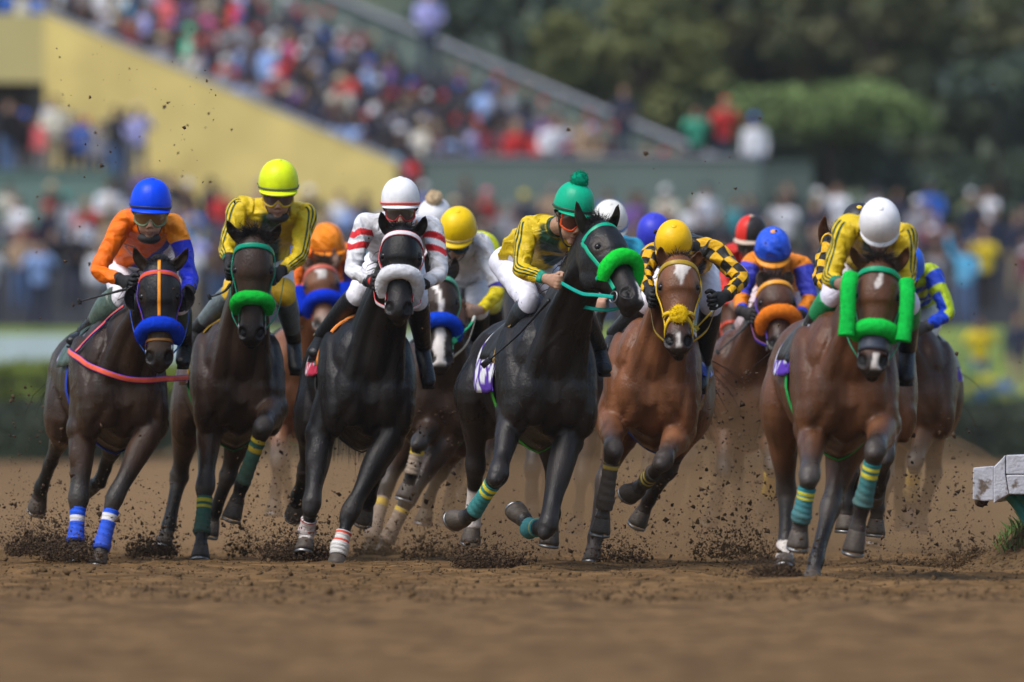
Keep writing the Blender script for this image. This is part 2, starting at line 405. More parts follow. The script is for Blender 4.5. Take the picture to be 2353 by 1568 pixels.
# specks in the air
g = np.random.default_rng(4); pts = []
def cl(n, x0, x1, y0, y1, Y0=61, Y1=76):
    for i in range(n): pts.append(list(P(g.uniform(x0, x1), g.uniform(y0, y1), g.uniform(Y0, Y1))) + [min(.020, g.lognormal(math.log(.0042), .65))])
cl(46, 340, 500, 60, 430); cl(40, 130, 330, 80, 400); cl(34, 20, 220, 480, 760); cl(26, 390, 460, 560, 760); cl(60, 0, 2353, 40, 760); cl(26, 2180, 2353, 600, 950); cl(30, 1500, 1800, 340, 560)
cl(420, 20, 200, 880, 1280, 70, 74); cl(260, 240, 420, 1100, 1290, 69, 74); cl(520, 560, 720, 1000, 1270, 70, 77); cl(900, 930, 1120, 930, 1290, 70, 78); cl(760, 1380, 1560, 1050, 1290, 69, 78); cl(1200, 1600, 1790, 850, 1290, 68, 78); cl(800, 1960, 2240, 1080, 1320, 62, 74); cl(220, 760, 860, 1020, 1280, 70, 76); cl(200, 1200, 1330, 1180, 1290, 68, 74); cl(200, 2050, 2240, 950, 1100, 70, 80)
pts = np.array(pts); crumbs('flying_dirt', pts[:, :3], pts[:, 3], wet, 5, 'specks of soil flung into the air around the horses', 'dirt')

# ---- dust hanging behind the leading horses: closed bodies of even density
def dust_mat(name, dens, colr):
    m = bpy.data.materials.new(name); m.use_nodes = True; nt = m.node_tree; nt.nodes.clear()
    o = nt.nodes.new('ShaderNodeOutputMaterial'); v = nt.nodes.new('ShaderNodeVolumePrincipled')
    v.inputs['Color'].default_value = (*colr, 1); v.inputs['Density'].default_value = dens; v.inputs['Anisotropy'].default_value = 0
    nt.links.new(v.outputs[0], o.inputs['Volume']); return m
DUSTS = []
def dust(c, r, dens, seed, label):
    b = MB(); b.ell(c, r, seg=40, rings=24); v = b.v[0]; d = v - np.array(list(c)); f = 1 + .16 * wav(d / np.array(r), 4., seed)
    b.v[0] = np.array(list(c)) + d * f[:, None]
    o = b.build('dust', dust_mat('dust_air', dens * 1.35, (.50, .335, .19))); tag(o, label, 'dust', kind='stuff'); return o
dust((0.3, 86, -.1), (7.5, 12, .72), .032, 1, 'low brown dust hanging behind the whole field')
dust((-1.2, 78.0, .0), (2.2, 4.6, .80), .075, 2, 'thicker brown dust behind the three horses beside the pompom rider')
dust((1.6, 76.5, .1), (2.2, 5.6, .95), .105, 3, 'thick brown dust behind the chestnut horse')
dust((2.7, 72.8, 0), (2.6, 5.2, .60), .022, 4, 'brown dust trailing the horse nearest the white rail')

# ================================================================== inner rail at the right edge
white = mk('chipped_white_paint', (.50, .50, .55), rough=.6, var=.14, vs=9, bump=.5, bs=60, alt=(.16, .12, .09), alts=16, altw=(.55, .66), stretch=(1, 1, 1))
teal = mk('teal_paint', (.03, .22, .24), rough=.35, var=.2, vs=9, bump=.1, bs=50)
YR = 66.0
def prism(b, poly, y0, y1, sk=(0, 0)):
    """poly in picture px, extruded in depth with a sideways drift"""
    n_ = len(poly); vs = [list(P(x, y, y0)) for x, y in poly]
    back = [[v_[0] + sk[0], y1, v_[2] + sk[1]] for v_ in vs]
    F_ = [tuple(range(n_))[::-1], tuple(range(n_, 2 * n_))]
    for i in range(n_): j = (i + 1) % n_; F_.append((i, j, j + n_, i + n_))
    b.add(vs + back, F_)
rail = thing('inner_rail', 'end of the chipped white running rail on a curved teal post', 'rail', P(2320, 1330, YR))
def rail_part(name, poly, dy0, dy1, sk=(0, 0), m=white):
    b = MB(); prism(b, poly, YR + dy0, YR + dy1, sk); o = b.build(name, m, rail, smooth=False)
    md = o.modifiers.new('bevel', 'BEVEL'); md.width = .006; md.segments = 2; return o
rail_part('end_block', [(2236, 1075), (2283, 1071), (2283, 1150), (2262, 1152), (2235, 1149)], .05, .55, (.05, 0))
rail_part('bevel_board', [(2283, 1074), (2310, 1046), (2310, 1092), (2318, 1136), (2283, 1157)], 0, 1.2, (.12, 0))
rail_part('top_board', [(2312, 1046), (2460, 1046), (2460, 1089), (2312, 1090)], -.012, 1.5, (.2, 0))
rail_part('face_board', [(2312, 1092), (2460, 1091), (2460, 1138), (2319, 1136)], -.02, 1.5, (.2, 0))
b = MB(); b.tube([P(2312, 1132, YR + .3), P(2340, 1165, YR + .3), P(2375, 1225, YR + .3), P(2400, 1290, YR + .3), P(2415, 1360, YR + .3)], [.030] * 5, 18, (0, 1, 0), n=24); b.build('post', teal, rail)
b = MB(); b.tube([P(2336, 1128, YR + .9), P(2370, 1170, YR + .9), P(2410, 1250, YR + .9), P(2430, 1340, YR + .9)], [.028] * 4, 16, (0, 1, 0), n=20); b.build('brace', teal, rail)
b = MB(); b.ell(P(2256, 1153, YR + .3), (.04, .1, .03), seg=14, rings=8); vs = b.v[0]; b.v[0] = vs + RNG.normal(0, .005, vs.shape); b.build('caked_mud', wet, rail)
# mound at the foot of the rail and its grass
mx = np.linspace(2.3, 6.2, 150); my = np.linspace(65.2, 71, 110)
def mound_z(p):
    x0 = p[:, 0] - (P(2353, 0, 1).x) * p[:, 1]
    h = .30 * sstep(-.46, .12, x0) * sstep(65.2, 66.8, p[:, 1]) * sstep(71, 69, p[:, 1])
    return -.045 + h * (1 + .12 * wav(p, 9, 6)) + .02 * wav(p, 25, 7) * (h > .01) + .012 * wav(p, 70, 8)
grid_sheet('rail_mound', mx, my, mound_z, clodm)
n = 3000; px_ = RNG.uniform(2.6, 4.2, n); py_ = RNG.uniform(65.5, 69, n); pp = np.stack([px_, py_, np.zeros(n)], 1); pp[:, 2] = mound_z(pp); keep = pp[:, 2] > -.02
crumbs('mound_crumbs', pp[keep], np.clip(RNG.lognormal(math.log(.007), .6, keep.sum()), .002, .03), clodm, 9, 'dry crumbs of soil on the mound below the rail', 'dirt')
n = 1500; gx = RNG.uniform(2.75, 3.5, n) + .0; gy = RNG.uniform(66.2, 68.8, n); pp = np.stack([gx, gy, np.zeros(n)], 1); pp[:, 2] = mound_z(pp)
sc_ = (pp[:, 0] - P(2300, 0, 1).x * pp[:, 1]); keep = (sc_ > RNG.uniform(-.05, .16, n)); pp = pp[keep]
V_, F_, q = [], [], 0
for p in pp:
    h_ = random.uniform(.03, .10); a = random.uniform(0, 6.28); dx, dy = .003 * math.cos(a), .003 * math.sin(a); lx, ly = random.gauss(0, .03), random.gauss(0, .03)
    V_ += [(p[0] - dx, p[1] - dy, p[2] - .01), (p[0] + dx, p[1] + dy, p[2] - .01), (p[0] + lx * .4 + dx * .6, p[1] + ly * .4, p[2] + h_ * .6), (p[0] + lx, p[1] + ly, p[2] + h_)]; F_ += [(q, q + 1, q + 2), (q, q + 2, q + 3)]; q += 4
b = MB(); b.add(V_, F_); o = b.build('grass', mk('grass_blades', (.085, .15, .035), rough=.6, var=.3, vs=8, bump=0), smooth=False); tag(o, 'tuft of green grass on the mound below the rail', 'grass', kind='stuff')

# ================================================================== far side: hedge, board rail, bank, flower bed
def leafmat(name, c1, c2):
    return mk(name, c1, rough=.7, var=.45, vs=.9, bump=0, alt=c2, alts=.8, altw=(.4, .62), spec=.25)
def leaves(b, pts, size, g):
    n_ = len(pts); a = g.normal(size=(n_, 3)); a /= np.linalg.norm(a, axis=1)[:, None]; t = np.cross(a, g.normal(size=(n_, 3))); t /= np.linalg.norm(t, axis=1)[:, None]
    s = size * g.uniform(.6, 1.4, (n_, 1)); v = np.stack([pts - a * s, pts + t * s * .55, pts + a * s, pts - t * s * .55], 1).reshape(-1, 3)
    i = np.arange(n_)[:, None] * 4; b.add(v, np.concatenate([i, i + 1, i + 2, i + 3], 1))
def hedge(name, label, x0, x1, Y0, Y1, zb, zt, mat, n_, seed, lsize=.07, group=None, round_=.35):
    g = np.random.default_rng(seed); root = thing(name, label, 'hedge', ((x0 + x1) / 2, (Y0 + Y1) / 2, zb), group)
    b = MB(); p = np.stack([g.uniform(x0, x1, n_), g.uniform(-1, 1, n_), g.uniform(0, 1, n_)], 1)
    on = g.uniform(0, 1, n_) < .5
    p[on, 2] = 1 - np.abs(g.normal(0, .05, on.sum())); p[~on, 1] = -1 + np.abs(g.normal(0, .12, (~on).sum()))
    wdt = 1 - round_ * sstep(.7, 1, p[:, 2]); lump = .09 * wav(np.stack([p[:, 0], p[:, 1], p[:, 2]], 1), 1.7, seed)
    q = np.stack([p[:, 0], (Y0 + Y1) / 2 + p[:, 1] * (Y1 - Y0) / 2 * wdt, zb + (zt - zb) * p[:, 2] * (1 + lump * p[:, 2])], 1) + g.normal(0, .05, (n_, 3))
    leaves(b, q, lsize, g); b.build('foliage', mat, root, smooth=False)
    b = MB(); b.box(((x0 + x1) / 2, (Y0 + Y1) / 2, (zb + zt) / 2 - .08), ((x1 - x0) / 2, (Y1 - Y0) / 2 * .72, (zt - zb) / 2 - .1)); b.build('woody_core', mk('hedge_wood', (.03, .035, .018), rough=.9), root, smooth=False)
    return root
hl = leafmat('lit_hedge_leaves', (.19, .24, .025), (.085, .12, .02))  # yellow-green carries the lit top of the hedge
hd_ = leafmat('shaded_hedge_leaves', (.055, .072, .045), (.035, .045, .03))  # dark copy: shade of the hedge face, besides its own grey-green
def wx(xd, Y): return (xd - CXD) * Y / F
def wz(yd, Y): return CAM_H - (yd - YH) * Y / F
hedge('hedge', 'clipped hedge coloured yellow-green as a lit top above the low hedge, below the pale board rail', wx(-250, 214), wx(1150, 218), 216.4, 219.4, -.1, wz(852, 218), hl, 26000, 11)
hedge('hedge', 'low clipped hedge along the whole far track edge, face shade coloured into its leaves', wx(-250, 214), wx(2650, 214), 212.6, 215.4, -.1, wz(928, 214), hd_, 30000, 12)
pale = mk('pale_board', (.46, .55, .62), rough=.5, var=.06, vs=.6, bump=.05, bs=8)
rl = thing('board_rail', 'long pale blue-white board rail behind the yellow-green hedge', 'rail', (wx(300, 224), 224, 1.0))
for i in range(9):
    b = MB(); x0, x1 = wx(-300 + i * 150, 224), wx(-300 + (i + 1) * 150, 224) - .015
    b.box(((x0 + x1) / 2, 224, (wz(770, 224) + wz(845, 224)) / 2), ((x1 - x0) / 2, .03, (wz(770, 224) - wz(845, 224)) / 2)); b.build('panel', pale, rl, smooth=False)
    b = MB(); b.box((x0 + .05, 224.08, .9), (.04, .04, .95)); b.build('post', pale, rl, smooth=False)
bk = grid_sheet('grass_bank', np.linspace(-16, 16, 33), np.linspace(216, 234.5, 20), lambda p: np.interp(p[:, 1], [216, 222, 228, 234.5], [.0, .9, 2.1, 2.66]) + .03 * wav(p, 2, 2), mk('bank_turf', (.17, .22, .03), rough=.9, var=.3, vs=1.5, bump=.5, bs=14, alt=(.10, .15, .03), alts=.6))
conc = mk('concrete', (.13, .125, .125), rough=.85, var=.15, vs=1.5, bump=.2, bs=20)
b = MB(); b.box((0, 262, 1.35), (30, 27.4, 1.33)); tag(b.build('apron', mk('apron_asphalt', (.06, .062, .075), rough=.9, var=.2, vs=2), smooth=False), kind='structure')
for i in range(1, 5):
    b = MB(); y0 = 236.7 + 2.2 * i; b.box((0, (y0 + 248) / 2, 2.68 + .35 * (i - .5) + .003 * i), (14, (248 - y0) / 2, .175)); tag(b.build('terrace_step', bpy.data.materials['apron_asphalt'], smooth=False), kind='structure')
# flower bed with low board at right
fl = thing('flower_bed', 'long bed of yellow and blue flowers behind the dark hedge at the right', 'flower bed', (wx(2400, 218), 218, 1.0))
b = MB(); b.box((wx(2420, 218), 218.4, wz(935, 218)), (wx(2420, 218) - wx(2150, 218), .5, .35)); b.build('planter', conc, fl, smooth=False)
g = np.random.default_rng(21)
for nm, colr, spots in (('yellow_blooms', (.62, .58, .06), [(2185, 865), (2205, 895), (2225, 885), (2262, 878), (2310, 912), (2350, 905), (2400, 890)]), ('blue_blooms', (.05, .18, .55), [(2180, 905), (2245, 900), (2250, 915), (2305, 895), (2345, 915), (2195, 880), (2420, 910)]), ('leaves', (.22, .35, .12), [(2170, 890), (2210, 910), (2240, 890), (2275, 912), (2320, 915), (2345, 905), (2220, 860), (2400, 905)])):
    b = MB()
    for sx, sy in spots:
        c = P(sx, sy, 218); leaves(b, np.array(list(c)) + g.normal(0, 1, (420, 3)) * (.12, .2, .07), .04, g)
    b.build(nm, mk(nm + '_petal', colr, rough=.7, var=.2, vs=3, bump=0), fl, smooth=False)

# ================================================================== raked stand (falls towards the right) with yellow side wall
TH = math.radians(28); YO = 250.0
SO = P(910, 374, YO); UU = V(-math.cos(TH), math.sin(TH), 0); RR = V(math.sin(TH), math.cos(TH), 0); SL = .386
yellow = mk('yellow_render', (.60, .48, .17), rough=.8, var=.12, vs=.9, bump=.1, bs=10, alt=(.50, .39, .14), alts=.5, altw=(.45, .7))
yellow_lit = mk('lit_yellow_render', (.64, .54, .24), rough=.8, var=.06, vs=.5, bump=.1, bs=10)  # lighter copy of the yellow, so the end wall looks better lit
coping = mk('grey_coping', (.24, .25, .28), rough=.7, var=.1, vs=1, bump=.1, bs=10)
green = mk('green_wall_paint', (.13, .175, .155), rough=.8, var=.1, vs=.6, bump=.1, bs=10)
dark = mk('recess_shade', (.05, .04, .035), rough=.9, var=.1)  # colour of the shade in the opening
def SP(a, b_, dz=0.): p = SO + UU * a + RR * b_; p.z += a * SL + dz; return p
def extr(b, poly, d):
    n_ = len(poly); vs = [list(p) for p in poly] + [list(p + d) for p in poly]; F_ = [tuple(range(n_)), tuple(range(2 * n_ - 1, n_ - 1, -1))]
    for i in range(n_): j = (i + 1) % n_; F_.append((i, i + n_, j + n_, j))
    b.add(vs, F_)
AC = 8.95
stand = thing('grandstand', 'raked grandstand with a sloping yellow side wall and grey coping', 'grandstand', (SO.x, SO.y, 2.7))
b = MB(); lo1 = SO.copy(); lo1.z = 2.6; lo2 = SP(AC, 0); lo2.z = 2.6
extr(b, [lo1, SP(0, 0), SP(AC, 0), lo2], RR * .25); b.build('side_wall', yellow, stand, smooth=False)
c0 = SP(AC, 0); c1 = c0 + V(-11, -2.9, 0); ft = wz(190, c0.y)
b = MB(); extr(b, [V(c0.x, c0.y, ft), V(c0.x, c0.y, wz(33, c0.y)), V(c1.x, c1.y, wz(33, c0.y)), V(c1.x, c1.y, ft)], V(-.1, .4, 0)); b.build('end_wall', yellow_lit, stand, smooth=False)
b = MB(); extr(b, [V(c0.x, c0.y + .6, 2.6), V(c0.x, c0.y + .6, ft), V(c1.x, c1.y + .6, ft), V(c1.x, c1.y + .6, 2.6)], V(0, .3, 0)); b.build('passage_shade_panel', dark, stand, smooth=False)  # dark slab stands in for the shade inside the opening
b = MB(); b.tube([SP(-.2, .12, .03), SP(AC + 6, .12, .03)], [(.16, .05)] * 2, 4, RR, n=2); b.build('coping', coping, stand, smooth=False)
BW = 17.2
nst = 22
for i in range(nst):
    a0, a1 = i * .8, (i + 1) * .8; z0 = SO.z + a0 * SL - .95
    b = MB(); p = [SO + UU * a0 + RR * .3, SO + UU * a0 + RR * BW, SO + UU * 18.0 + RR * BW, SO + UU * 18.0 + RR * .3]
    vs = [V(q.x, q.y, z0 - .34 + (.0 if i else -1.8)) for q in p]; extr(b, vs, V(0, 0, .335 + (0 if i else 1.8))); b.build('step', conc, stand, smooth=False)
    b = MB(); s0, s1 = SO + UU * (a0 + .45) + RR * .5, SO + UU * (a0 + .45) + RR * (BW - .3); s0.z = s1.z = z0 + .40
    extr(b, [s0, s1, s1 + UU * .28, s0 + UU * .28], V(0, 0, .05)); b.build('bench', mk('bench_board', (.10, .16, .15), rough=.6) if i == 0 else bpy.data.materials['bench_board'], stand, smooth=False)
b = MB(); f0, f1 = SP(-.3, BW, .10), SP(17.5, BW, .10); extr(b, [V(f0.x, f0.y, f0.z - 2.6), f0, f1, V(f1.x, f1.y, f1.z - 2.6)], RR * .2); b.build('far_wall', green, stand, smooth=False)
b = MB(); b.tube([SP(-.4, BW - .05, .12), SP(18, BW - .05, .12)], [(.14, .08)] * 2, 4, RR, n=2); b.build('far_coping', coping, stand, smooth=False)
# green front walls and terrace
def wallbox(name, label, xd0, xd1, yt, yb, Y, depth=.3, m=green, cat='wall'):
    root = thing(name, label, cat, (wx((xd0 + xd1) / 2, Y), Y, wz(yb, Y)))
    b = MB(); b.box((wx((xd0 + xd1) / 2, Y), Y + depth / 2, (wz(yt, Y) + wz(yb, Y)) / 2), (wx((xd1 - xd0) / 2 + CXD, Y), depth / 2, (wz(yt, Y) - wz(yb, Y)) / 2)); b.build('wall_face', m, root, smooth=False)
    b = MB(); b.box((wx((xd0 + xd1) / 2, Y), Y + depth / 2, wz(yt, Y) + .04), (wx((xd1 - xd0) / 2 + CXD, Y), depth / 2 + .05, .04)); b.build('coping', coping if m is green else m, root, smooth=False)
    return root
wallbox('terrace_wall', 'grey-green terrace wall at the foot of the raked stand', 975, 1745, 366, 640, 248.6)
wallbox('terrace_wall', 'darker green terrace wall before the trees, right of the standing trio', 1747, 1868, 380, 640, 249.6, m=mk('dark_green_paint', (.085, .12, .105), rough=.8))
wallbox('deck_wall', 'pale teal wall under the concourse at the left edge', -60, 262, 398, 640, 249.0, m=mk('teal_wall_paint', (.14, .22, .19), rough=.8, var=.08, vs=.6))
b = MB(); b.box((wx(1420, 254), 254.0, wz(376, 251) - .3), (4.2, 3.7, .3)); tag(b.build('terrace', conc, smooth=False), kind='structure')
b = MB(); b.box((wx(120, 251), 250.6, wz(404, 250) - .3), (2.6, 1.2, .3)); tag(b.build('concourse', conc, smooth=False), kind='structure')

# ================================================================== trees
def tree(label, c, rad, zb, mat, n_, seed, lsize=.16, clumps=26, hollow=.55):
    g = np.random.default_rng(seed); c = Vector(c); root = thing('tree', label, 'tree', (c.x, c.y, zb), 'trees behind the stand')
    b = MB(); cc = []
    for i in range(clumps):
        d = g.normal(size=3); d /= np.linalg.norm(d); rr_ = g.uniform(hollow, 1.); cc.append(np.array(list(c)) + d * rad * rr_ * .85)
    per = n_ // clumps; P_ = []
    for q in cc:
        s = g.uniform(.16, .34) * np.mean(rad); v = g.normal(size=(per, 3)); v /= np.linalg.norm(v, axis=1)[:, None]; P_.append(q + v * s * g.uniform(.55, 1.1, (per, 1)) * (1, 1, .75))
    leaves(b, np.vstack(P_), lsize, g); b.build('crown', mat, root, smooth=False)
    b = MB(); b.tube([V(c.x, c.y, zb), V(c.x + .1, c.y, (zb + c.z) / 2), V(c.x, c.y, c.z + rad[2] * .4)], [.22, .17, .06], 10, n=8)
    for q in cc[:9]: b.tube([V(c.x, c.y, c.z - rad[2] * .5), Vector(q)], [.09, .02], 6, n=4)
    b.build('trunk', mk('bark', (.05, .04, .03), rough=.9) if 'bark' not in bpy.data.materials else bpy.data.materials['bark'], root); return root
t_dark = leafmat('tree_leaves_blue_green', (.055, .085, .075), (.07, .10, .06))  # this and the next leaf tones are lightened to carry background haze
t_olive = leafmat('tree_leaves_olive', (.095, .115, .045), (.15, .16, .05))
t_deep = leafmat('tree_leaves_deep', (.06, .085, .05), (.08, .10, .055))
t_brown = leafmat('tree_leaves_brownish', (.11, .10, .045), (.07, .09, .04))
def TR(label, xd, yd, Y, rx, rz, mat, n_, seed, **k): tree(label, P(xd, yd, Y), np.array((rx, rx * .9, rz)), 2.7, mat, n_, seed, **k)
dust((.2, 74.8, 0), (1.7, 3.6, .68), .09, 5, 'brown dust between the black hooded horse and the bandaged forelegs behind')
dust((.9, 79.5, .1), (1.6, 3.5, 1.15), .075, 6, 'brown dust rising behind the checked rider')
dust((2.2, 78.5, 0), (2.0, 4.5, .70), .03, 7, 'brown dust between the dusty bay and the white rail')
TR('tall blue-green tree behind the top of the stand', 1160, 20, 285, 2.6, 3.6, t_dark, 5000, 1, clumps=30)
TR('second blue-green tree, lower, behind the sloping grey wall', 1330, 150, 281, 2.2, 2.6, t_dark, 4000, 2)
TR('olive tree with mottled crown above the grey sloping wall', 1470, 130, 276, 2.6, 2.3, t_olive, 5000, 3, clumps=34)
TR('brownish tree at the top centre of the trees', 1640, 40, 282, 2.9, 2.4, t_brown, 5000, 4, clumps=34)
TR('deep green tree behind the domed pale green tree', 1830, 110, 284, 2.7, 2.6, t_deep, 5000, 5)
TR('olive-brown tall tree above the white capped rider', 2000, 60, 280, 2.8, 2.6, t_brown, 5000, 6, clumps=34)
TR('brownish tall tree in the corner above the other trees', 2230, 70, 281, 2.9, 2.9, t_brown, 5000, 7, clumps=34)
TR('dark blue-green tree low at the edge behind the standing crowd', 2290, 360, 276, 2.5, 3.2, t_dark, 5000, 8)
TR('deep green bushy tree left of the dark edge tree', 2120, 330, 279, 2.0, 2.4, t_deep, 4000, 9)
TR('deep green tree behind the red shirted man on the terrace', 1600, 250, 283, 2.4, 2.0, t_deep, 4000, 10)
tree('domed tree behind the terrace, pale green leaves coloured as its lit top', P(1905, 262, 268), np.array((2.85, 2.2, .62)), 2.7, leafmat('tree_leaves_lit_top', (.19, .27, .09), (.12, .18, .06)), 8000, 11, lsize=.09, clumps=60, hollow=.7)  # light on top of the crown is put into the pale leaf colour
tree('dark crown added as the shade under the pale green dome', P(1900, 370, 270), np.array((2.9, 2.0, 1.0)), 2.7, t_dark, 5000, 12, lsize=.12, clumps=40, hollow=.3)  # dark foliage added to stand for shade below the dome
for i_, (x_, r_, m_) in enumerate(((-24, 3.4, t_deep), (-29, 3.8, t_dark), (-35, 3.6, t_olive))):
    tree(['deep green tree beyond the far end of the stand', 'blue-green tree second beyond the far end of the stand', 'olive tree third beyond the far end of the stand'][i_], (x_, 268, 8.), np.array((r_, r_ * .8, r_ * 1.2)), 2.7, m_, 3000, 40 + i_)
hx_ = np.linspace(-90, 90, 61)
grid_sheet('hills', hx_, np.linspace(300, 420, 30), lambda p: 2 + np.interp(p[:, 1], [300, 330, 420], [0, 14, 18]) + 1.5 * wav(p, .35, 4), mk('wooded_slope', (.045, .065, .05), rough=.95, var=.5, vs=.5, bump=.8, bs=1.2, alt=(.07, .08, .045), alts=.25))

# ================================================================== the moist air over the course
hz = bpy.data.materials.new('air'); hz.use_nodes = True; hz.node_tree.nodes.clear()
_o = hz.node_tree.nodes.new('ShaderNodeOutputMaterial'); _v = hz.node_tree.nodes.new('ShaderNodeVolumePrincipled')
_v.inputs['Color'].default_value = (.80, .86, .95, 1); _v.inputs['Density'].default_value = .0001
hz.node_tree.links.new(_v.outputs[0], _o.inputs['Volume'])
b = MB(); b.box((0, 1620, 12.4), (1650, 2000, 13.6)); tag(b.build('haze', hz, smooth=False), 'thin pale haze in the air over the whole racecourse', 'haze', kind='stuff')
# ================================================================== spectators
def pal(name, c, r=.8):
    name = 'cloth_' + name.replace(' ', '_')
    return bpy.data.materials.get(name) or mk(name, c, rough=r, var=.12, vs=6, bump=.25, bs=30, bump2=(7, 2.))
TOPS = {'navy': (.018, .024, .055), 'black': (.014, .013, .018), 'dark grey': (.05, .05, .06), 'brown': (.10, .06, .045), 'maroon': (.15, .02, .035), 'red': (.58, .03, .03), 'pink': (.70, .15, .35), 'coral': (.75, .14, .16),
        'white': (.72, .73, .80), 'pale blue': (.28, .42, .75), 'blue': (.03, .15, .62), 'sky blue': (.10, .42, .70), 'teal': (.05, .28, .33), 'mint green': (.10, .62, .38), 'cream': (.66, .62, .52), 'lavender': (.42, .42, .80), 'grey': (.26, .26, .30), 'tan': (.38, .26, .17), 'yellow': (.72, .55, .02), 'orange': (.75, .16, .03), 'olive green': (.16, .20, .08), 'purple': (.16, .08, .30), 'green': (.06, .42, .28)}
HAIRS = {'black hair': (.012, .011, .012), 'brown hair': (.05, .028, .018), 'fair hair': (.30, .20, .10), 'grey hair': (.25, .24, .24), 'white cap': (.72, .72, .74), 'navy cap': (.02, .025, .06), 'red cap': (.5, .04, .05), 'blue cap': (.03, .12, .55), 'straw hat': (.52, .42, .26), 'yellow cap': (.72, .58, .03), 'teal cap': (.03, .40, .36), 'mint hood': (.10, .62, .38), 'pink cap': (.75, .2, .3)}
SKINS = {0: (.46, .27, .19), 1: (.34, .19, .125), 2: (.22, .12, .08)}
LEGS = {'navy': (.02, .028, .06), 'black': (.014, .014, .017), 'denim': (.08, .14, .28), 'khaki': (.30, .24, .16), 'grey': (.14, .14, .15)}
def build_fig(seated, arms, seed):
    """one spectator in four pieces, feet (or seat) at the origin, facing -Y"""
    random.seed(seed); out = {}
    hz = .46 if seated else .90
    hip = V(0, 0, hz); chest = hip + V(0, -.03 if not seated else -.06, .42); nk = chest + V(0, -.01, .12); hd = nk + V(0, -.03, .15)
    sh = [chest + V(s * .185, 0, .055) for s in (-1, 1)]; el, wr = [], []
    for i, s in enumerate((-1, 1)):
        k = arms[i]
        if k == 'down': el.append(sh[i] + V(s * .06, .02, -.28)); wr.append(el[i] + V(s * .0, -.06, -.24))
        elif k == 'lap': el.append(sh[i] + V(s * .07, -.02, -.27)); wr.append(el[i] + V(-s * .10, -.20, -.05))
        elif k == 'camera': el.append(sh[i] + V(s * .10, -.16, -.16)); wr.append(el[i] + V(-s * .16, -.10, .22))
        else: el.append(sh[i] + V(s * .13, -.05, .22)); wr.append(el[i] + V(s * .03, -.04, .25))
    hp = [hip + V(s * .09, 0, 0) for s in (-1, 1)]
    if seated: kn = [q + V(s * .05, -.42, .03) for q, s in zip(hp, (-1, 1))]; an = [q + V(0, -.03, -.42) for q in kn]
    else: kn = [q + V(s * .02, -.02, -.43) for q, s in zip(hp, (-1, 1))]; an = [q + V(s * .01, .03, -.40) for q, s in zip(kn, (-1, 1))]
    Ctx.origin = V(0, 0, 0)
    b = MB(); b.tube([hip, chest, nk - V(0, 0, .03), nk + V(0, 0, .02)], [(.12, .08), (.14, .09), .06, .05], 10, n=8)
    b.tube([nk - V(0, 0, .02), hd - V(0, 0, .08)], [.05, .05], 8); b.ell(hd, (.078, .095, .115), seg=12, rings=9); b.ell(hd + V(0, -.03, -.06), (.055, .06, .065), seg=10, rings=7); b.tube([hd + V(0, -.09, .02), hd + V(0, -.115, -.03)], [.012, .018], 6)
    for i in (0, 1):
        b.tube([sh[i], el[i], wr[i], wr[i] + unit(wr[i] - el[i]) * .09], [.04, .035, .028, .03], 8, n=8); b.tube([hp[i], kn[i], an[i]], [.07, .05, .04], 8, n=7)
    v = b.raw(); out['body'] = b.mesh('body', M['skin'])
    b = MB(); b.tube([hip - V(0, 0, .06), hip + V(0, 0, .05), hip.lerp(chest, .6), chest + V(0, 0, .05), nk - V(0, 0, .01)], [(.16, .12), (.165, .125), (.17, .12), (.175, .11), (.065, .065)], 14, n=12, exp=2.3)
    for i in (0, 1): b.tube([sh[i].lerp(chest, .3), sh[i], el[i], wr[i]], [.075, .072, .055, .042], 10, n=9)
    out['top'] = b.mesh('top', M['crowd'])
    b = MB(); b.tube([hip - V(0, 0, .10), hip + V(0, 0, .04)], [(.15, .115), (.155, .12)], 12)
    for i in (0, 1):
        b.tube([hp[i], kn[i], an[i]], [.095, .068, .055], 10, n=8)
        b.tube([an[i] + V(0, .05, -.03), an[i] + V(0, -.12, -.05), an[i] + V(0, -.18, -.055)], [(.04, .04), (.045, .03), (.03, .02)], 8, n=5)
    out['trousers'] = b.mesh('trousers', M['crowd'])
    b = MB(); b.ell(hd + V(0, .015, .03), (.088, .103, .10), seg=12, rings=8); b.ell(hd + V(0, .05, -.05), (.08, .07, .10), seg=10, rings=7); out['hair'] = b.mesh('hair', M['crowd'])
    b = MB(); b.ell(hd + V(0, .0, .05), (.092, .108, .085), seg=14, rings=8); b.tube([hd + V(0, -.07, .05), hd + V(0, -.18, .035)], [(.075, .012), (.06, .008)], 10); out['cap'] = b.mesh('cap', M['crowd'])
    b = MB(); b.ell(hd + V(0, .0, .06), (.092, .108, .085), seg=14, rings=8); b.tube([hd + V(0, 0, .035), hd + V(0, 0, .055)], [(.19, .2), (.17, .18)], 18); out['straw hat'] = b.mesh('straw_hat', M['crowd'])
    return out
FIG = {}
for st in (True, False):
    FIG[st] = [build_fig(st, a, 3 + i) for i, a in enumerate([('lap', 'lap'), ('lap', 'camera'), ('camera', 'camera'), ('down', 'lap'), ('down', 'down'), ('up', 'lap')])]
CR = []       # (x, y, z, yaw, seated, place)
g = np.random.default_rng(31); random.seed(31)
TERR = wz(376, 251)
for (xd, Y) in ((1435, 251.5), (1600, 251), (1665, 250.6), (1735, 250.2)):
    CR.append([wx(xd, Y), Y, TERR - {1435: 0, 1600: .42, 1665: .38, 1735: .72}[xd], g.normal(0, .3), False, 'on green terrace'])
for (xd, sx) in ((1270, 1), (1185, 1), (1345, 1)):
    CR.append([wx(xd, 250), 250.2, TERR - .46, .3, True, 'seated on green terrace'])
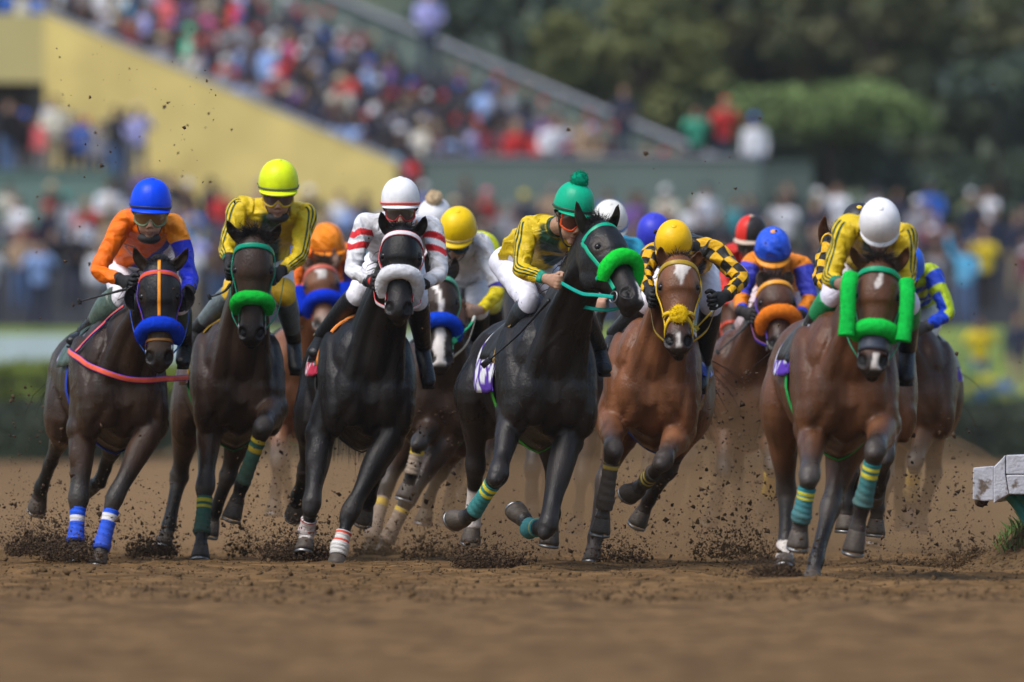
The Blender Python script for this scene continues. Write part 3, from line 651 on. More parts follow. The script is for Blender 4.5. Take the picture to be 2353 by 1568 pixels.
FIX = {0: ('navy', 'brown hair', 'navy'), 1: ('green', 'brown hair', 'black'), 2: ('red', 'red cap', 'navy'), 3: ('white', 'blue cap', 'denim'), 4: ('white', 'brown hair', 'navy'), 5: ('red', 'fair hair', 'navy'), 6: ('tan', 'brown hair', 'khaki')}
# the person standing at the top of the stand in a lavender shirt
p_ = SP(0, 0); pa = P(985, 118, 262); CR.append([pa.x, pa.y, pa.z - .55, .3, False, 'atop the far wall']); FIX[7] = ('lavender', 'brown hair', 'navy')
# concourse at the left edge
zc = wz(404, 250)
for i, xd in enumerate((15, 55, 95, 130, 160, 190, 225, 262, 292, 318, 40, 110, 205, 280)):
    Y = 250 + (i > 9) * 1.0 + g.uniform(0, .4); CR.append([wx(xd + g.normal(0, 6), Y), Y, zc - g.uniform(.05, .45), g.normal(.3, .5), False, 'before the yellow wall'])
for i, xd in enumerate(range(338, 860, 48)): CR.append([wx(xd + g.normal(0, 8), 249), 249.2, wz(392, 249) - 1.72 - .004 * (xd - 338) + g.normal(0, .12) + .2, g.normal(.2, .4), False, 'before the yellow wall'])
# apron rows behind the rail
for r in range(5):
    Y = 237.4 + 2.2 * r; z = 2.68 + .35 * r; step = (.62, .64, .66, .66, .64)[r]
    for x in np.arange(wx(-30, Y), wx(2390, Y), step):
        if g.uniform() < .08: continue
        if r == 4 and wx(1560, Y) < x < wx(1800, Y) and g.uniform() < .4: continue
        CR.append([x + g.normal(0, .1), Y + g.normal(0, .25), z + g.normal(0, .06), g.normal(0, .45), False, ['in front apron row', 'in second apron row', 'in third apron row', 'in fourth apron row', 'in rear apron row'][r]])
# two people sitting by the flower bed
for xd in (2252, 2340): CR.append([wx(xd, 219.6), 219.6, wz(925, 219.6), 0, False, 'behind flower bed'])
# raked stand
left = 283 - len(CR); seats = []
for i in range(20):
    for bb in np.arange(.9, BW - .5, .80):
        p = SO + UU * (i * .8 + .55) + RR * (bb + g.normal(0, .1)); p.z = SO.z + i * .8 * SL - .95
        xd = p.x * F / p.y + CXD; yd = YH - (p.z + .8 - CAM_H) * F / p.y
        if -20 < xd < 2000 and yd > -25: seats.append((p, xd, yd, i, bb))
g.shuffle(seats)
seats.sort(key=lambda s: s[4] * .15 + g.uniform(0, 1.6))        # rather the near side, where they show
REST = seats[left:]
YAW = math.atan2(UU.x * -1, UU.y * -1)
for p, xd, yd, i, bb in seats[:left]:
    CR.append([p.x, p.y, p.z, None, True, 'in raked stand'])
SAL = [(345, 15, None, 'yellow cap'), (240, 45, 'cream', None), (300, 25, 'sky blue', None), (425, 120, 'mint green', 'mint hood'), (400, 30, 'coral', None), (365, 50, 'lavender', None), (525, 40, 'pink', None), (600, 105, 'cream', 'white cap'), (660, 125, 'pink', None), (690, 50, 'blue', None), (760, 35, 'red', None), (715, 55, 'grey', None), (622, 180, 'pale blue', None), (650, 160, 'red', None), (675, 220, 'sky blue', None), (790, 220, 'red', None), (960, 295, 'cream', 'straw hat'), (1012, 285, 'coral', None), (945, 215, 'pale blue', None), (1030, 215, 'teal', None), (1130, 190, 'red', None), (1105, 310, 'maroon', None), (1190, 235, 'navy', None), (1260, 280, 'navy', None), (945, 150, 'cream', None), (980, 170, 'lavender', None), (880, 150, 'maroon', None), (570, 200, 'navy', None), (490, 130, 'black', None), (740, 230, 'dark grey', None), (830, 300, 'navy', None),
       (95, 380, 'coral', None), (115, 330, 'grey', 'blue cap'), (60, 260, 'black', None), (190, 340, 'white', None), (290, 340, 'dark grey', None), (20, 660, 'white', None), (195, 610, 'white', None), (130, 660, 'pale blue', None), (160, 500, 'white', 'teal cap'), (100, 540, None, 'red cap'), (185, 490, 'red', None), (450, 520, 'blue', None), (455, 570, 'lavender', None), (470, 620, 'white', None), (500, 430, 'navy', None), (790, 425, 'white', None), (1000, 440, 'blue', None), (1120, 460, 'red', 'pink cap'), (1215, 445, 'navy', 'yellow cap'), (1155, 500, 'grey', None), (1430, 470, 'blue', None), (1425, 520, 'lavender', None), (1550, 490, 'cream', None), (1590, 510, 'white', None), (1810, 540, 'white', None), (1820, 600, 'pale blue', None), (1730, 470, 'navy', None), (1965, 440, 'white', None), (2080, 450, 'navy', None), (2085, 440, 'blue', None), (2140, 490, 'lavender', None), (2180, 450, 'olive green', 'white cap'), (2180, 510, 'maroon', None), (2100, 500, 'grey', None), (2225, 690, 'sky blue', None), (2275, 670, 'yellow', None), (2275, 740, 'yellow', None), (2340, 560, 'navy', None), (2330, 620, 'maroon', None), (2200, 590, 'navy', None), (2130, 700, 'grey', None), (2320, 700, 'navy', None), (60, 600, 'tan', None), (300, 560, 'dark grey', None), (250, 690, 'pale blue', None), (60, 690, 'pink', None), (2250, 850, 'pale blue', None), (2340, 870, 'lavender', None), (640, 480, 'navy', None), (780, 490, 'pale blue', None), (860, 470, 'navy', None), (1890, 540, 'tan', None)]
scr = np.array([[c[0] * F / c[1] + CXD, YH - (c[2] + (.75 if c[4] else 1.22) - CAM_H) * F / c[1]] for c in CR]); used = set(FIX)
TOPW = [('navy', 26), ('black', 15), ('dark grey', 12), ('brown', 14), ('maroon', 6), ('grey', 10), ('white', 9), ('pale blue', 8), ('blue', 6), ('sky blue', 3), ('tan', 4), ('purple', 3), ('red', 2), ('teal', 2), ('olive green', 2), ('lavender', 3), ('cream', 2)]
ASG = {}
for sx, sy, t_, h_ in SAL:
    d = np.hypot(scr[:, 0] - sx, scr[:, 1] - sy)
    for i in np.argsort(d):
        if i not in used and d[i] < 110: used.add(i); ASG[i] = (t_, h_); break
info = []
for i, c in enumerate(CR):
    t_ = random.choices([a for a, b_ in TOPW], [b_ for a, b_ in TOPW])[0]; h_ = random.choices(list(HAIRS)[:9], [34, 26, 6, 6, 7, 8, 3, 3, 4])[0]; l_ = random.choices(list(LEGS), [4, 3, 5, 3, 4])[0]
    if i in ASG: t_, h_ = ASG[i][0] or t_, ASG[i][1] or h_
    if i in FIX: t_, h_, l_ = FIX[i]
    info.append((t_, h_, l_))
cnt = {}
order = sorted(range(len(CR)), key=lambda i: scr[i, 0])
ORD = ['first', 'second', 'third', 'fourth', 'fifth', 'sixth', 'seventh', 'eighth', 'ninth', 'tenth', 'eleventh', 'twelfth', 'thirteenth', 'fourteenth', 'fifteenth', 'sixteenth', 'seventeenth', 'eighteenth', 'nineteenth', 'twentieth']
tot = {}
for i in order: k = (info[i][0], info[i][1], CR[i][5]); tot[k] = tot.get(k, 0) + 1
for i in order:
    x, y, z, yaw, seated, place = CR[i]; t_, h_, l_ = info[i]; k = (t_, h_, place); cnt[k] = cnt.get(k, 0) + 1
    base = f"spectator in {t_} top with {h_} {place}"
    label = base if tot[k] == 1 else f"{base}, {ORD[min(cnt[k], 20) - 1]} such from left"
    root = thing('person', label, 'person', (x, y, z), 'spectators watching the race')
    root.rotation_euler.z = (YAW + random.gauss(0, .35)) if yaw is None else yaw
    s = random.uniform(.93, 1.07) * (1.14 if seated else 1.) * (1.2 if place == 'atop the far wall' else 1.); root.scale = (s, s, s)
    fg = FIG[seated][random.choices(range(6), [5, 4, 4, 4, 4, 1] if not seated else [8, 3, 3, 4, 1, .6])[0]]
    sk = random.choices([0, 1, 2], [4, 5, 2])[0]
    hk = 'straw hat' if h_ == 'straw hat' else ('cap' if 'cap' in h_ or 'hood' in h_ else 'hair')
    for nm, key, mm in (('body', 'body', pal('skin %d' % sk, SKINS[sk], .55)), ('top', 'top', pal('top ' + t_, TOPS[t_])), ('trousers', 'trousers', pal('leg ' + l_, LEGS[l_])), (hk.replace(' ', '_'), hk, pal('head ' + h_, HAIRS[h_]))):
        o = bpy.data.objects.new(nm, fg[key]); COL.objects.link(o); o.parent = root
        o.material_slots[0].link = 'OBJECT'; o.material_slots[0].material = mm
# beyond the three hundred that show largest: the rest of the seated crowd as one object
b = MB(); random.seed(5)
for p, xd, yd, i, bb in REST:
    if random.random() < .32: continue
    t_ = random.choices(['navy', 'black', 'dark grey', 'brown', 'maroon', 'purple', 'grey', 'pale blue', 'red', 'blue'], [30, 18, 14, 12, 7, 6, 4, 4, 2, 3])[0]; c = TOPS[t_]; a = YAW + random.gauss(0, .3); ca, sa = math.cos(a), math.sin(a)
    def L(v_): return V(p.x + ca * v_.x - sa * v_.y, p.y + sa * v_.x + ca * v_.y, p.z + v_.z)
    b.tube([L(V(0, 0, .4)), L(V(0, -.05, .88)), L(V(0, -.06, 1.0))], [(.17, .12), (.19, .11), (.06, .06)], 8, (ca, sa, 0), n=6, col=c)
    b.ell(L(V(0, -.09, 1.14)), (.08, .09, .115), seg=8, rings=6, col=SKINS[random.choice((0, 1, 1, 2))]); b.ell(L(V(0, -.07, 1.18)), (.088, .1, .095), seg=8, rings=6, col=random.choice(list(HAIRS.values())[:8]))
    for s in (-1, 1): b.tube([L(V(s * .19, -.05, .9)), L(V(s * .26, -.08, .62)), L(V(s * .14, -.28, .56))], [.06, .05, .04], 6, n=5, col=c); b.tube([L(V(s * .09, 0, .46)), L(V(s * .13, -.42, .48)), L(V(s * .13, -.44, .06))], [.09, .07, .05], 6, n=5, col=LEGS[random.choice(list(LEGS))])
if b.n: tag(b.build('crowd', M['crowd']), 'remaining spectators seated between and behind the others in the raked stand', 'crowd', kind='stuff')
# ================================================================== horses
class Head: pass

def head_frame(poll, muz, nrm, k):
    h = Head(); h.o = poll; h.a = unit(muz - poll); h.L = (muz - poll).length; h.k = k
    h.n = orth(nrm, h.a); h.s = h.n.cross(h.a)
    if h.s.x < 0 and abs(h.s.x) > .3: h.s = -h.s
    h.at = lambda t, s, n: h.o + h.a * (h.L * t) + h.s * (s * k) + h.n * (n * k)
    return h

HEADSEC = [(-.05, .040, -.065, .05), (.0, .066, -.068, .085), (.06, .090, -.070, .115), (.18, .112, -.082, .142), (.32, .120, -.092, .154),
           (.42, .106, -.095, .150), (.53, .088, -.082, .124), (.64, .076, -.068, .100), (.74, .070, -.060, .086), (.85, .070, -.056, .080),
           (.93, .074, -.054, .074), (.99, .064, -.060, .062), (1.035, .040, -.066, .038)]

def horse(cfg, fine=True):
    Y0 = cfg['Y']; k = cfg.get('k', 1.07)
    def D(p): return P(p[0], p[1], Y0 + p[2])
    C, R = D(cfg['chest']), D(cfg['rump'])
    poll, muz = D(cfg['poll']), D(cfg['muz'])
    h = head_frame(poll, muz, Vector(cfg.get('n', (0, -1, .15))), k)
    root = thing('horse', cfg['label'], 'horse', (C.x, Y0 + .7, 0), cfg.get('group', 'racehorses galloping towards the camera'))
    mb = MB()
    ax = R - C; axd = unit(ax); lat = unit(Vector((axd.y, -axd.x, 0))); up = lat.cross(axd)
    if up.z < 0: up = -up
    tilt = cfg.get('lean', 0.0)                    # horses lean into the bend
    lat2 = unit(lat + up * tilt); up2 = unit(up - lat * tilt)
    SEC = [(-.03, .09, .13, .02), (.02, .17, .23, .02), (.09, .22, .31, .01), (.2, .248, .365, .02), (.34, .265, .375, 0), (.5, .28, .36, 0), (.65, .275, .325, .03),
           (.78, .285, .31, .06), (.88, .27, .28, .06), (.955, .2, .22, .05), (1.01, .07, .1, .04)]
    ss = np.array([s[0] for s in SEC])
    def trunk(s, ang, off=0.):
        hw, hh, dz = [np.interp(s, ss, [q[i] for q in SEC]) for i in (1, 2, 3)]
        e_ = 1 - .22 * max(-math.cos(ang), 0) * abs(math.sin(ang)); hw *= e_; hh *= e_
        nv = lat2 * (math.sin(ang) / hw) + up2 * (math.cos(ang) / hh)
        return C + ax * s + up2 * dz * k + lat2 * (hw * k * math.sin(ang)) + up2 * (hh * k * math.cos(ang)) + unit(nv) * off, unit(nv)
    mb.tube([C + ax * s[0] + up2 * s[3] * k for s in SEC], [(s[1] * k, s[2] * k) for s in SEC], 24, lat2, n=30, exp=2.15, disp=lambda T, A: -.22 * np.clip(np.sin(A), 0, 1) * np.abs(np.cos(A)))
    # chest and shoulder muscles
    for sg in (-1, 1):
        mb.ell(C + lat2 * sg * .105 * k + axd * .05 + up2 * -.05, (.115 * k, .10 * k, .19 * k), (lat2, axd, up2))
        mb.ell(C + lat2 * sg * .20 * k + axd * .22 + up2 * .03, (.085 * k, .19 * k, .31 * k), (lat2, axd, unit(up2 + axd * .35)))
        mb.ell(C + lat2 * sg * .125 * k + axd * .27 + up2 * .19 * k, (.10 * k, .25 * k, .22 * k), (unit(lat2 + up2 * .35 * sg), axd, unit(up2 - lat2 * .35 * sg)))
        mb.ell(C + lat2 * sg * .19 * k + axd * .12 + up2 * -.14, (.085 * k, .13 * k, .17 * k), (lat2, axd, up2))
        mb.ell(C + ax * .84 + lat2 * sg * .15 * k + up2 * -.02, (.145 * k, .27 * k, .30 * k), (lat2, axd, up2))
    # neck
    nb = C + ax * .17 + up2 * .10 * k
    nd = h.at(.10, 0, -.13)
    m1 = nb.lerp(nd, .38) + up2 * .03 + axd * -.0; m2 = nb.lerp(nd, .72) + up2 * .035
    pre = C + axd * .42 + up2 * .02
    mb.tube([pre, nb, m1, m2, nd, h.at(.16, 0, -.10)],
            [(.165 * k, .27 * k), (.176 * k, .29 * k), (.128 * k, .21 * k), (.094 * k, .16 * k), (.082 * k, .135 * k), (.07 * k, .11 * k)], 20, lat, n=24)
    gul = unit((nd - nb).cross(lat)); 
    if gul.y > 0: gul = -gul
    for sg in (-1, 1):                             # brachiocephalic ridge on each side of the windpipe
        mb.tube([C + lat2 * sg * .12 * k + up2 * -.02 + axd * .05, m1 + lat * sg * .085 * k + gul * .11 * k, m2 + lat * sg * .06 * k + gul * .085 * k, nd + lat * sg * .045 * k + gul * .05],
                [.08 * k, .062 * k, .05 * k, .04 * k], 10, lat, n=12)
    # head
    mb.tube([h.at(t, 0, c) for t, w, c, d in HEADSEC], [(w * k, d * k) for t, w, c, d in HEADSEC], 24, h.s, n=36, exp=2.35)
    for sg in (-1, 1):
        mb.ell(h.at(.43, sg * .066, -.165), (.034 * k, .095 * k, .088 * k), (h.s, h.a, h.n))        # cheek
        mb.ell(h.at(.32, sg * .100, -.045), (.026 * k, .055 * k, .034 * k), (h.s, h.a, h.n))        # brow over the eye
        mb.tube([h.at(.38, sg * .088, -.06), h.at(.60, sg * .064, -.062)], [.016 * k, .010 * k], 8, h.n, n=6)   # facial crest
        mb.ell(h.at(.915, sg * .056, -.028), (.028 * k, .050 * k, .040 * k), (h.s, h.a, h.n))       # nostril wing
    mb.ell(h.at(.975, 0, -.105), (.044 * k, .055 * k, .032 * k), (h.s, h.a, h.n))                   # lower lip and chin
    mb.ell(h.at(1.0, 0, -.052), (.044 * k, .030 * k, .040 * k), (h.s, h.a, h.n))
    # legs
    legs = []
    for nm in ('fl', 'fr', 'hl', 'hr'):
        L = cfg.get(nm)
        if not L: continue
        front = nm[0] == 'f'; sg = -1 if nm[1] == 'l' else 1
        J = [D(p) for p in L]
        if front:
            elb, kn, fet, hf = J
            top = C + lat2 * sg * .17 * k + axd * .24 + up2 * -.02
            mid = elb.lerp(kn, .35)
            cp = fet.lerp(hf, .60)
            c1, c2 = kn.lerp(fet, .22), kn.lerp(fet, .6)
            pts = [top, elb, mid, elb.lerp(kn, .75), kn, c1, c2, fet.lerp(kn, .12), fet, fet.lerp(hf, .32), cp]
            rad = [(.115, .165), (.088, .13), (.074, .095), (.052, .06), (.060, .062), (.043, .047), (.035, .043), (.040, .046), (.047, .052), (.038, .040), (.049, .052)]
        else:
            sti, hk, fet, hf = J
            top = C + ax * .83 + lat2 * sg * .15 * k + up2 * .05
            cp = fet.lerp(hf, .60)
            pts = [top, sti, sti.lerp(hk, .35), sti.lerp(hk, .78), hk, hk.lerp(fet, .2), hk.lerp(fet, .6), fet.lerp(hk, .12), fet, fet.lerp(hf, .32), cp]
            rad = [(.14, .25), (.125, .17), (.09, .115), (.052, .062), (.058, .074), (.044, .056), (.038, .046), (.042, .049), (.048, .054), (.039, .042), (.050, .052)]
        mb.tube(pts, [(a * k, b * k) for a, b in rad], 14, lat, n=40, exp=2.1)
        if front:
            mb.ell(elb.lerp(kn, .28) + V(0, -.035, 0) + lat2 * sg * .02, (.058 * k, .055 * k, .13 * k), (lat, unit(kn - elb).cross(lat), unit(kn - elb)))
            mb.ell(elb + lat2 * sg * .02 - V(0, 0, .0), (.082 * k, .12 * k, .10 * k))
            mb.ell(kn, (.055 * k, .052 * k, .085 * k), (lat, unit(kn - elb).cross(lat), unit(kn - elb)))
        else:                                      # point of the hock
            back = V(0, 1, 0)
            mb.ell(hk + back * .05 * k, (.034 * k, .045 * k, .05 * k))
        legs.append((nm, front, J, cp, pts, [(a * k, b * k) for a, b in rad]))
    vox = .0125 if fine else .019
    m, v, e = remesh(mb, vox, 3 if fine else 3)
    O = np.array(list(Ctx.origin))
    w = v + O
    # ---- coat colours (markings that stay with the animal)
    base, pts_c, muz_c, belly = [np.array(cfg[q]) for q in ('base', 'points', 'muzzle', 'tan')]
    col = np.tile(base, (len(w), 1))
    g = wav(w, 3.2, cfg['seed']) * .5 + .5
    col = col * (1 - .35 * g[:, None]) + belly * (.35 * g[:, None])
    rel = w - np.array(list(C)); up_ = rel @ np.array(list(up2)); al = rel @ np.array(list(axd)); la = rel @ np.array(list(lat2))
    col = col * (1 + .28 * wav(w * (1, 1, .55), 10, cfg['seed'] + 8) + .16 * wav(w * (1, 1, .4), 38, cfg['seed'] + 9))[:, None]
    flank = sstep(.75, 1.15, al) * sstep(-.05, -.25, up_) * .7
    col = col * (1 - flank[:, None]) + belly * flank[:, None]
    pec = np.exp(-((la / .16) ** 2 + ((up_ + .1) / .16) ** 2)) * sstep(.25, -.02, al) * .35
    col = col * (1 - pec[:, None]) + belly * pec[:, None]
    dust = np.array((.105, .085, .075))
    for nm, front, J, cp, pts, rad in legs:
        A = [np.array(list(x)) for x in J]
        best = np.full(len(w), 9.); tt = np.zeros(len(w)); acc = 0
        for i in range(3):
            d = A[i + 1] - A[i]; t = np.clip((w - A[i]) @ d / (d @ d), 0, 1)
            dist = np.linalg.norm(w - A[i] - t[:, None] * d, axis=1)
            b = dist < best; best[b] = dist[b]; tt[b] = i + t[b]
        on = sstep(.17, .12, best)
        wf = on * sstep(.02, .3, tt) * sstep(.95, .6, tt) * (.45 if front else .2) * (.75 + .25 * wav(w * (1, 1, .4), 18, 12)); col = col * (1 - wf[:, None]) + belly * wf[:, None]
        wlow = on * sstep(.45, .95, tt)[:] * cfg.get('ptw', 1.)
        col = col * (1 - wlow[:, None]) + pts_c * wlow[:, None]
        wd = on * np.exp(-((tt - 1.02) / .25) ** 2) * cfg.get('dusty', .5) * (.7 + .3 * wav(w, 30, 5))
        col = col * (1 - wd[:, None]) + dust * wd[:, None]
        wh = on * sstep(2.15, 2.6, tt) * .55
        col = col * (1 - wh[:, None]) + dust * .9 * wh[:, None]
        if nm in cfg.get('socks', {}):
            t0 = cfg['socks'][nm]; ws = on * sstep(t0 - .06, t0 + .06, tt + .06 * wav(w, 40, 9))
            col = col * (1 - ws[:, None]) + np.array((.62, .56, .52)) * ws[:, None]
    hv = w - np.array(list(h.o)); ht = hv @ np.array(list(h.a)) / h.L; hs = hv @ np.array(list(h.s)) / k; hn = hv @ np.array(list(h.n)) / k
    onh = (np.abs(hs) < .16) & (hn > -.26) & (hn < .12) & (ht > -.12) & (ht < 1.1)
    wm = onh * sstep(.66, .9, ht)
    col = col * (1 - wm[:, None]) + muz_c * wm[:, None]
    if cfg.get('facetan') is not None:
        wt = onh * sstep(.5, .62, ht) * sstep(.92, .8, ht); col = col * (1 - wt[:, None] * .8) + np.array(cfg['facetan']) * wt[:, None] * .8
    nz = wav(w, 60, 3) * .012
    for (t0, t1, s0, s1, wa, wb) in cfg.get('marks', []):     # blaze pieces: from t0 to t1, sideways s0..s1, half width wa..wb
        f = np.clip((ht - t0) / (t1 - t0), 0, 1); hw = wa + (wb - wa) * f + nz
        ms = onh * (hn > -.06) * sstep(hw + .006, hw - .006, np.abs(hs - (s0 + (s1 - s0) * f))) * sstep(t0 - .015, t0 + .015, ht) * sstep(t1 + .015, t1 - .015, ht)
        col = col * (1 - ms[:, None]) + np.array((.72, .66, .62)) * ms[:, None]
    # ---- nostrils, eyes
    m.vertices.foreach_set('co', v.ravel()); m.update()
    bvh = BVHTree.FromPolygons([Vector(x) for x in w.tolist()], [tuple(p.vertices) for p in m.polygons])
    def hit(t, phi, back=-.07, far=.45):
        c = h.at(t, 0, back); d = h.n * math.cos(phi) + h.s * math.sin(phi)
        loc, nr, i, ds = bvh.ray_cast(c + d * far, -d, far)
        if loc is None: loc, nr = c + d * .08, d
        return loc, (nr if nr.dot(d) > 0 else -nr), d
    vn = vnormals(m)
    for sg in (-1, 1):
        p, nr, d = hit(.925, sg * math.radians(46), -.052)
        pv = w - np.array(list(p))
        ea = unit(h.a * .8 + h.s * sg * -.35); eb = orth(h.s, ea); 
        q = ((pv @ np.array(list(ea))) / .046) ** 2 + ((pv @ np.array(list(orth(eb, ea)))) / .031) ** 2 + ((pv @ np.array(list(nr))) / .04) ** 2
        f = sstep(1.3, .35, q)
        w = w - np.array(list(nr)) * (f * .030)[:, None]
        col = col * (1 - f[:, None]) + np.array((.006, .004, .004)) * f[:, None]
        p, nr, d = hit(.335, sg * math.radians(66), -.06)
        q = np.linalg.norm(w - np.array(list(p)), axis=1); f = sstep(.055, .02, q) * .75
        col = col * (1 - f[:, None]) + np.array((.008, .006, .005)) * f[:, None]
        f2 = sstep(.03, .012, q); w = w - np.array(list(nr)) * (f2 * .006)[:, None]
    # mouth line
    q = np.abs(hn + .088) / .008; f = onh * np.exp(-q ** 2) * sstep(.86, .93, ht) * .8
    col = col * (1 - f[:, None]) + np.array((.004, .003, .003)) * f[:, None]
    if cfg.get('hood'):
        hd = onh | ((np.linalg.norm(w - np.array(list(h.at(.1, 0, -.1))), axis=1) < .22))
        hd = hd * sstep(.62, .60, ht) * sstep(-.16, -.13, ht)
        w = w + vn * (hd * .006)[:, None]
        col = col * (1 - hd[:, None]) + np.array((.012, .012, .014)) * hd[:, None]
        for sg in (-1, 1):
            p, nr, d = hit(.335, sg * math.radians(66), -.06)
            q = np.linalg.norm(w - np.array(list(p)), axis=1)
            f = sstep(.072, .056, q) * .9; w = w - vn * (f * .007)[:, None]
            tn = np.array((.034, .022, .017)); col = col * (1 - f[:, None]) + tn * f[:, None]
            f = sstep(.034, .02, q); col = col * (1 - f[:, None]) + np.array((.01, .007, .006)) * f[:, None]
    # creases between muscles, veins, uneven coat
    def crease(A, B, wd, dep):
        A, B = np.array(list(A)), np.array(list(B)); d = B - A; t = np.clip((w - A) @ d / (d @ d), 0, 1); q = np.linalg.norm(w - A - t[:, None] * d, axis=1)
        return -vn * (np.exp(-(q / wd) ** 2) * dep * np.sin(math.pi * (.12 + .76 * t)))[:, None]
    dv = np.zeros_like(w)
    fr0 = bvh.ray_cast(C + V(0, -2, 0) , V(0, 1, 0), 4.)[0] or C
    dv += crease(fr0 + up2 * .10, fr0 - up2 * .30 + axd * .10, .030, .030)
    for sg in (-1, 1):
        q1 = trunk(.12, sg * .75)[0]; q2 = trunk(.03, sg * 1.75)[0]; q3 = trunk(.10, sg * 2.25)[0]
        dv += crease(q1, q2, .045, .010) + crease(q2, q3, .035, .020)
        dv += crease(trunk(.30, sg * .9)[0], trunk(.22, sg * 2.2)[0], .04, .024)
        dv += crease(C + lat2 * sg * .10 * k - up2 * .08 - axd * .05, C + lat2 * sg * .20 * k - up2 * .27 + axd * .02, .03, .014)
    w = w + dv
    vein = sstep(.91, .99, 1 - np.abs(wav(w, 8.5, cfg['seed'] + 21, 1))) * sstep(-.1, .3, wav(w, 5, cfg['seed'] + 22, 1)) * (~onh)
    w = w + vn * (vein * .0042)[:, None]
    w = w + vn * (wav(w, 13, cfg['seed'] + 3)[:, None] * .0055 + wav(w * (1, 1, .5), 42, cfg['seed'] + 4)[:, None] * .0018)
    finish(m, w - O, col, M['coat'], 'body', root)
    for sg in (-1, 1):
        p, nr, d = hit(.335, sg * math.radians(66), -.06)
        b = MB(); b.ell(p - nr * .017, (.024, .024, .024), seg=16, rings=10); b.build('eye', M['eye'], root)
    # ---- ears
    for i, sg in enumerate((-1, 1)):
        bs = h.at(.045, sg * .060, -.062)
        tip = D(cfg['ears'][i]) if 'ears' in cfg else bs - h.a * .17 + h.s * sg * .045 + h.n * .03
        axs = tip - bs; face = unit(orth(Vector((0, -1, 0)), axs) + h.s * sg * cfg.get('earturn', .35))
        b = MB(); wd = orth(h.s, axs)
        earc = np.array(cfg.get('earcol', cfg['base'])) * .9
        def ecol(T, A, pos, e=earc):
            fr = sstep(.3, .8, np.sin(A)) * sstep(.05, .2, T) * sstep(.98, .85, T)
            return e[None, None] * (1 - .65 * fr[..., None])
        sidev = wd
        b.tube([bs - unit(axs) * .03, bs, bs + axs * .3 + wd * sg * .012, bs + axs * .65 + wd * sg * .016, tip - axs * .06, tip],
               [(.030 * k, .03 * k), (.033 * k, .03 * k), (.037 * k, .023 * k), (.026 * k, .015 * k), (.009 * k, .006 * k), .0015], 16, sidev, n=14, col=ecol)
        # hollow of the ear
        vs = b.v[0]; fc = np.array(list(face))
        cen = np.array(list(bs)); aa = np.array(list(unit(axs))); ll = axs.length
        for_t = (vs - cen) @ aa / ll; sid = (vs - cen) @ np.array(list(wd)); dn = (vs - cen) @ fc
        dent = sstep(.05, .3, for_t) * sstep(1., .7, for_t) * sstep(.034, .008, np.abs(sid - sg * .012)) * (dn > 0)
        b.v[0] = vs - fc[None] * (dent * .026)[:, None]
        b.build('ear', M['coat'], root)
    # ---- hooves
    for nm, front, J, cp, pts, rad in legs:
        fet, hf = J[2], J[3]; d = unit(hf - cp); fw = orth(Vector((0, -1, 0)) if abs(d.y) < .8 else Vector((0, 0, 1)), d)
        if cfg.get('hooffwd', {}).get(nm): fw = orth(Vector(cfg['hooffwd'][nm]), d)
        hc = np.array(cfg.get('hoofc', (.085, .066, .052)))
        def hcol(T, A, pos, c=hc): return c[None, None] * (1.1 - .35 * T[..., None]) * (1 + .15 * np.sin(A * 9 + T * 5))[..., None]
        b = MB(); sd = fw.cross(d)
        ln = max((hf - cp).length, .075)
        b.tube([cp - d * .012, cp + d * .01, cp + d * ln * .6 + fw * .012, cp + d * ln + fw * .022, cp + d * (ln + .012) + fw * .024], [(.043 * k, .047 * k), (.047 * k, .052 * k), (.053 * k, .060 * k), (.058 * k, .067 * k), (.056 * k, .065 * k)], 18, sd, n=10, col=hcol)
        ho = b.build('hoof', M['hoof'], root)
        b = MB()                                                     # aluminium racing plate
        ring = [cp + d * (ln + .018) + fw * (.024 + .06 * k * math.cos(a)) + sd * (.055 * k * math.sin(a)) for a in np.linspace(-2.4, 2.4, 15)]
        b.tube(ring, [(.010, .005)] * 15, 6, d); b.build('horseshoe', M['steel'], ho)
        bw = cfg.get('wraps', {}).get(nm)
        if bw:
            up_j, lo_j = J[1], J[2]
            t0, t1, bands, c0, *rest = bw
            def wcol(T, A, pos, bands=bands, c0=np.array(c0), bc=np.array(rest[0]) if rest else None, dirt=(rest[1] if len(rest) > 1 else .3)):
                cc = np.tile(c0, T.shape + (1,))
                for a_, b_ in bands: cc = np.where(((T > a_) & (T < b_))[..., None], bc, cc)
                dd = np.clip(T * dirt + .12 * dirt * np.sin(A * 3 + T * 20), 0, 1)[..., None]
                return cc * (1 - dd) + np.array((.12, .088, .065)) * dd
            if t1 > 1: pp = [up_j.lerp(lo_j, t0), up_j.lerp(lo_j, (t0 + 1) / 2), lo_j.lerp(up_j, .08), lo_j, lo_j.lerp(J[3], (t1 - 1))]; rr = [.047, .044, .051, .055, .048]
            else: pp = [up_j.lerp(lo_j, t0 + (t1 - t0) * q) for q in (0, .3, .6, 1)]; rr = [.047, .043, .043, .047]
            b = MB(); b.tube(pp, [(q * k, q * 1.12 * k) for q in rr], 20, lat, n=42, col=wcol, disp=lambda T, A: .025 * np.sign(np.sin(T * 40 + A)) * (T > .02))
            b.build('leg_wrap', M['bandage'], root)
    # ---- hair
    def strands(name, roots, dirs, length, colr, rad=.0035, sag=.2, n=4):
        b = MB()
        for r, d in zip(roots, dirs):
            ll = length * random.uniform(.6, 1.15); p = [r]
            dd = Vector(d)
            for q in range(n):
                dd = unit(dd + V(random.gauss(0, .12), random.gauss(0, .12), -sag * (q + 1) / n)); p.append(p[-1] + dd * ll / n)
            c = np.array(colr) * random.uniform(.6, 1.5)
            b.tube(p, [rad, rad, rad * .9, rad * .6, .0006][:n + 1], 4, (1, .2, .1), col=c, caps=False)
        return b.build(name, M['hair'], root)
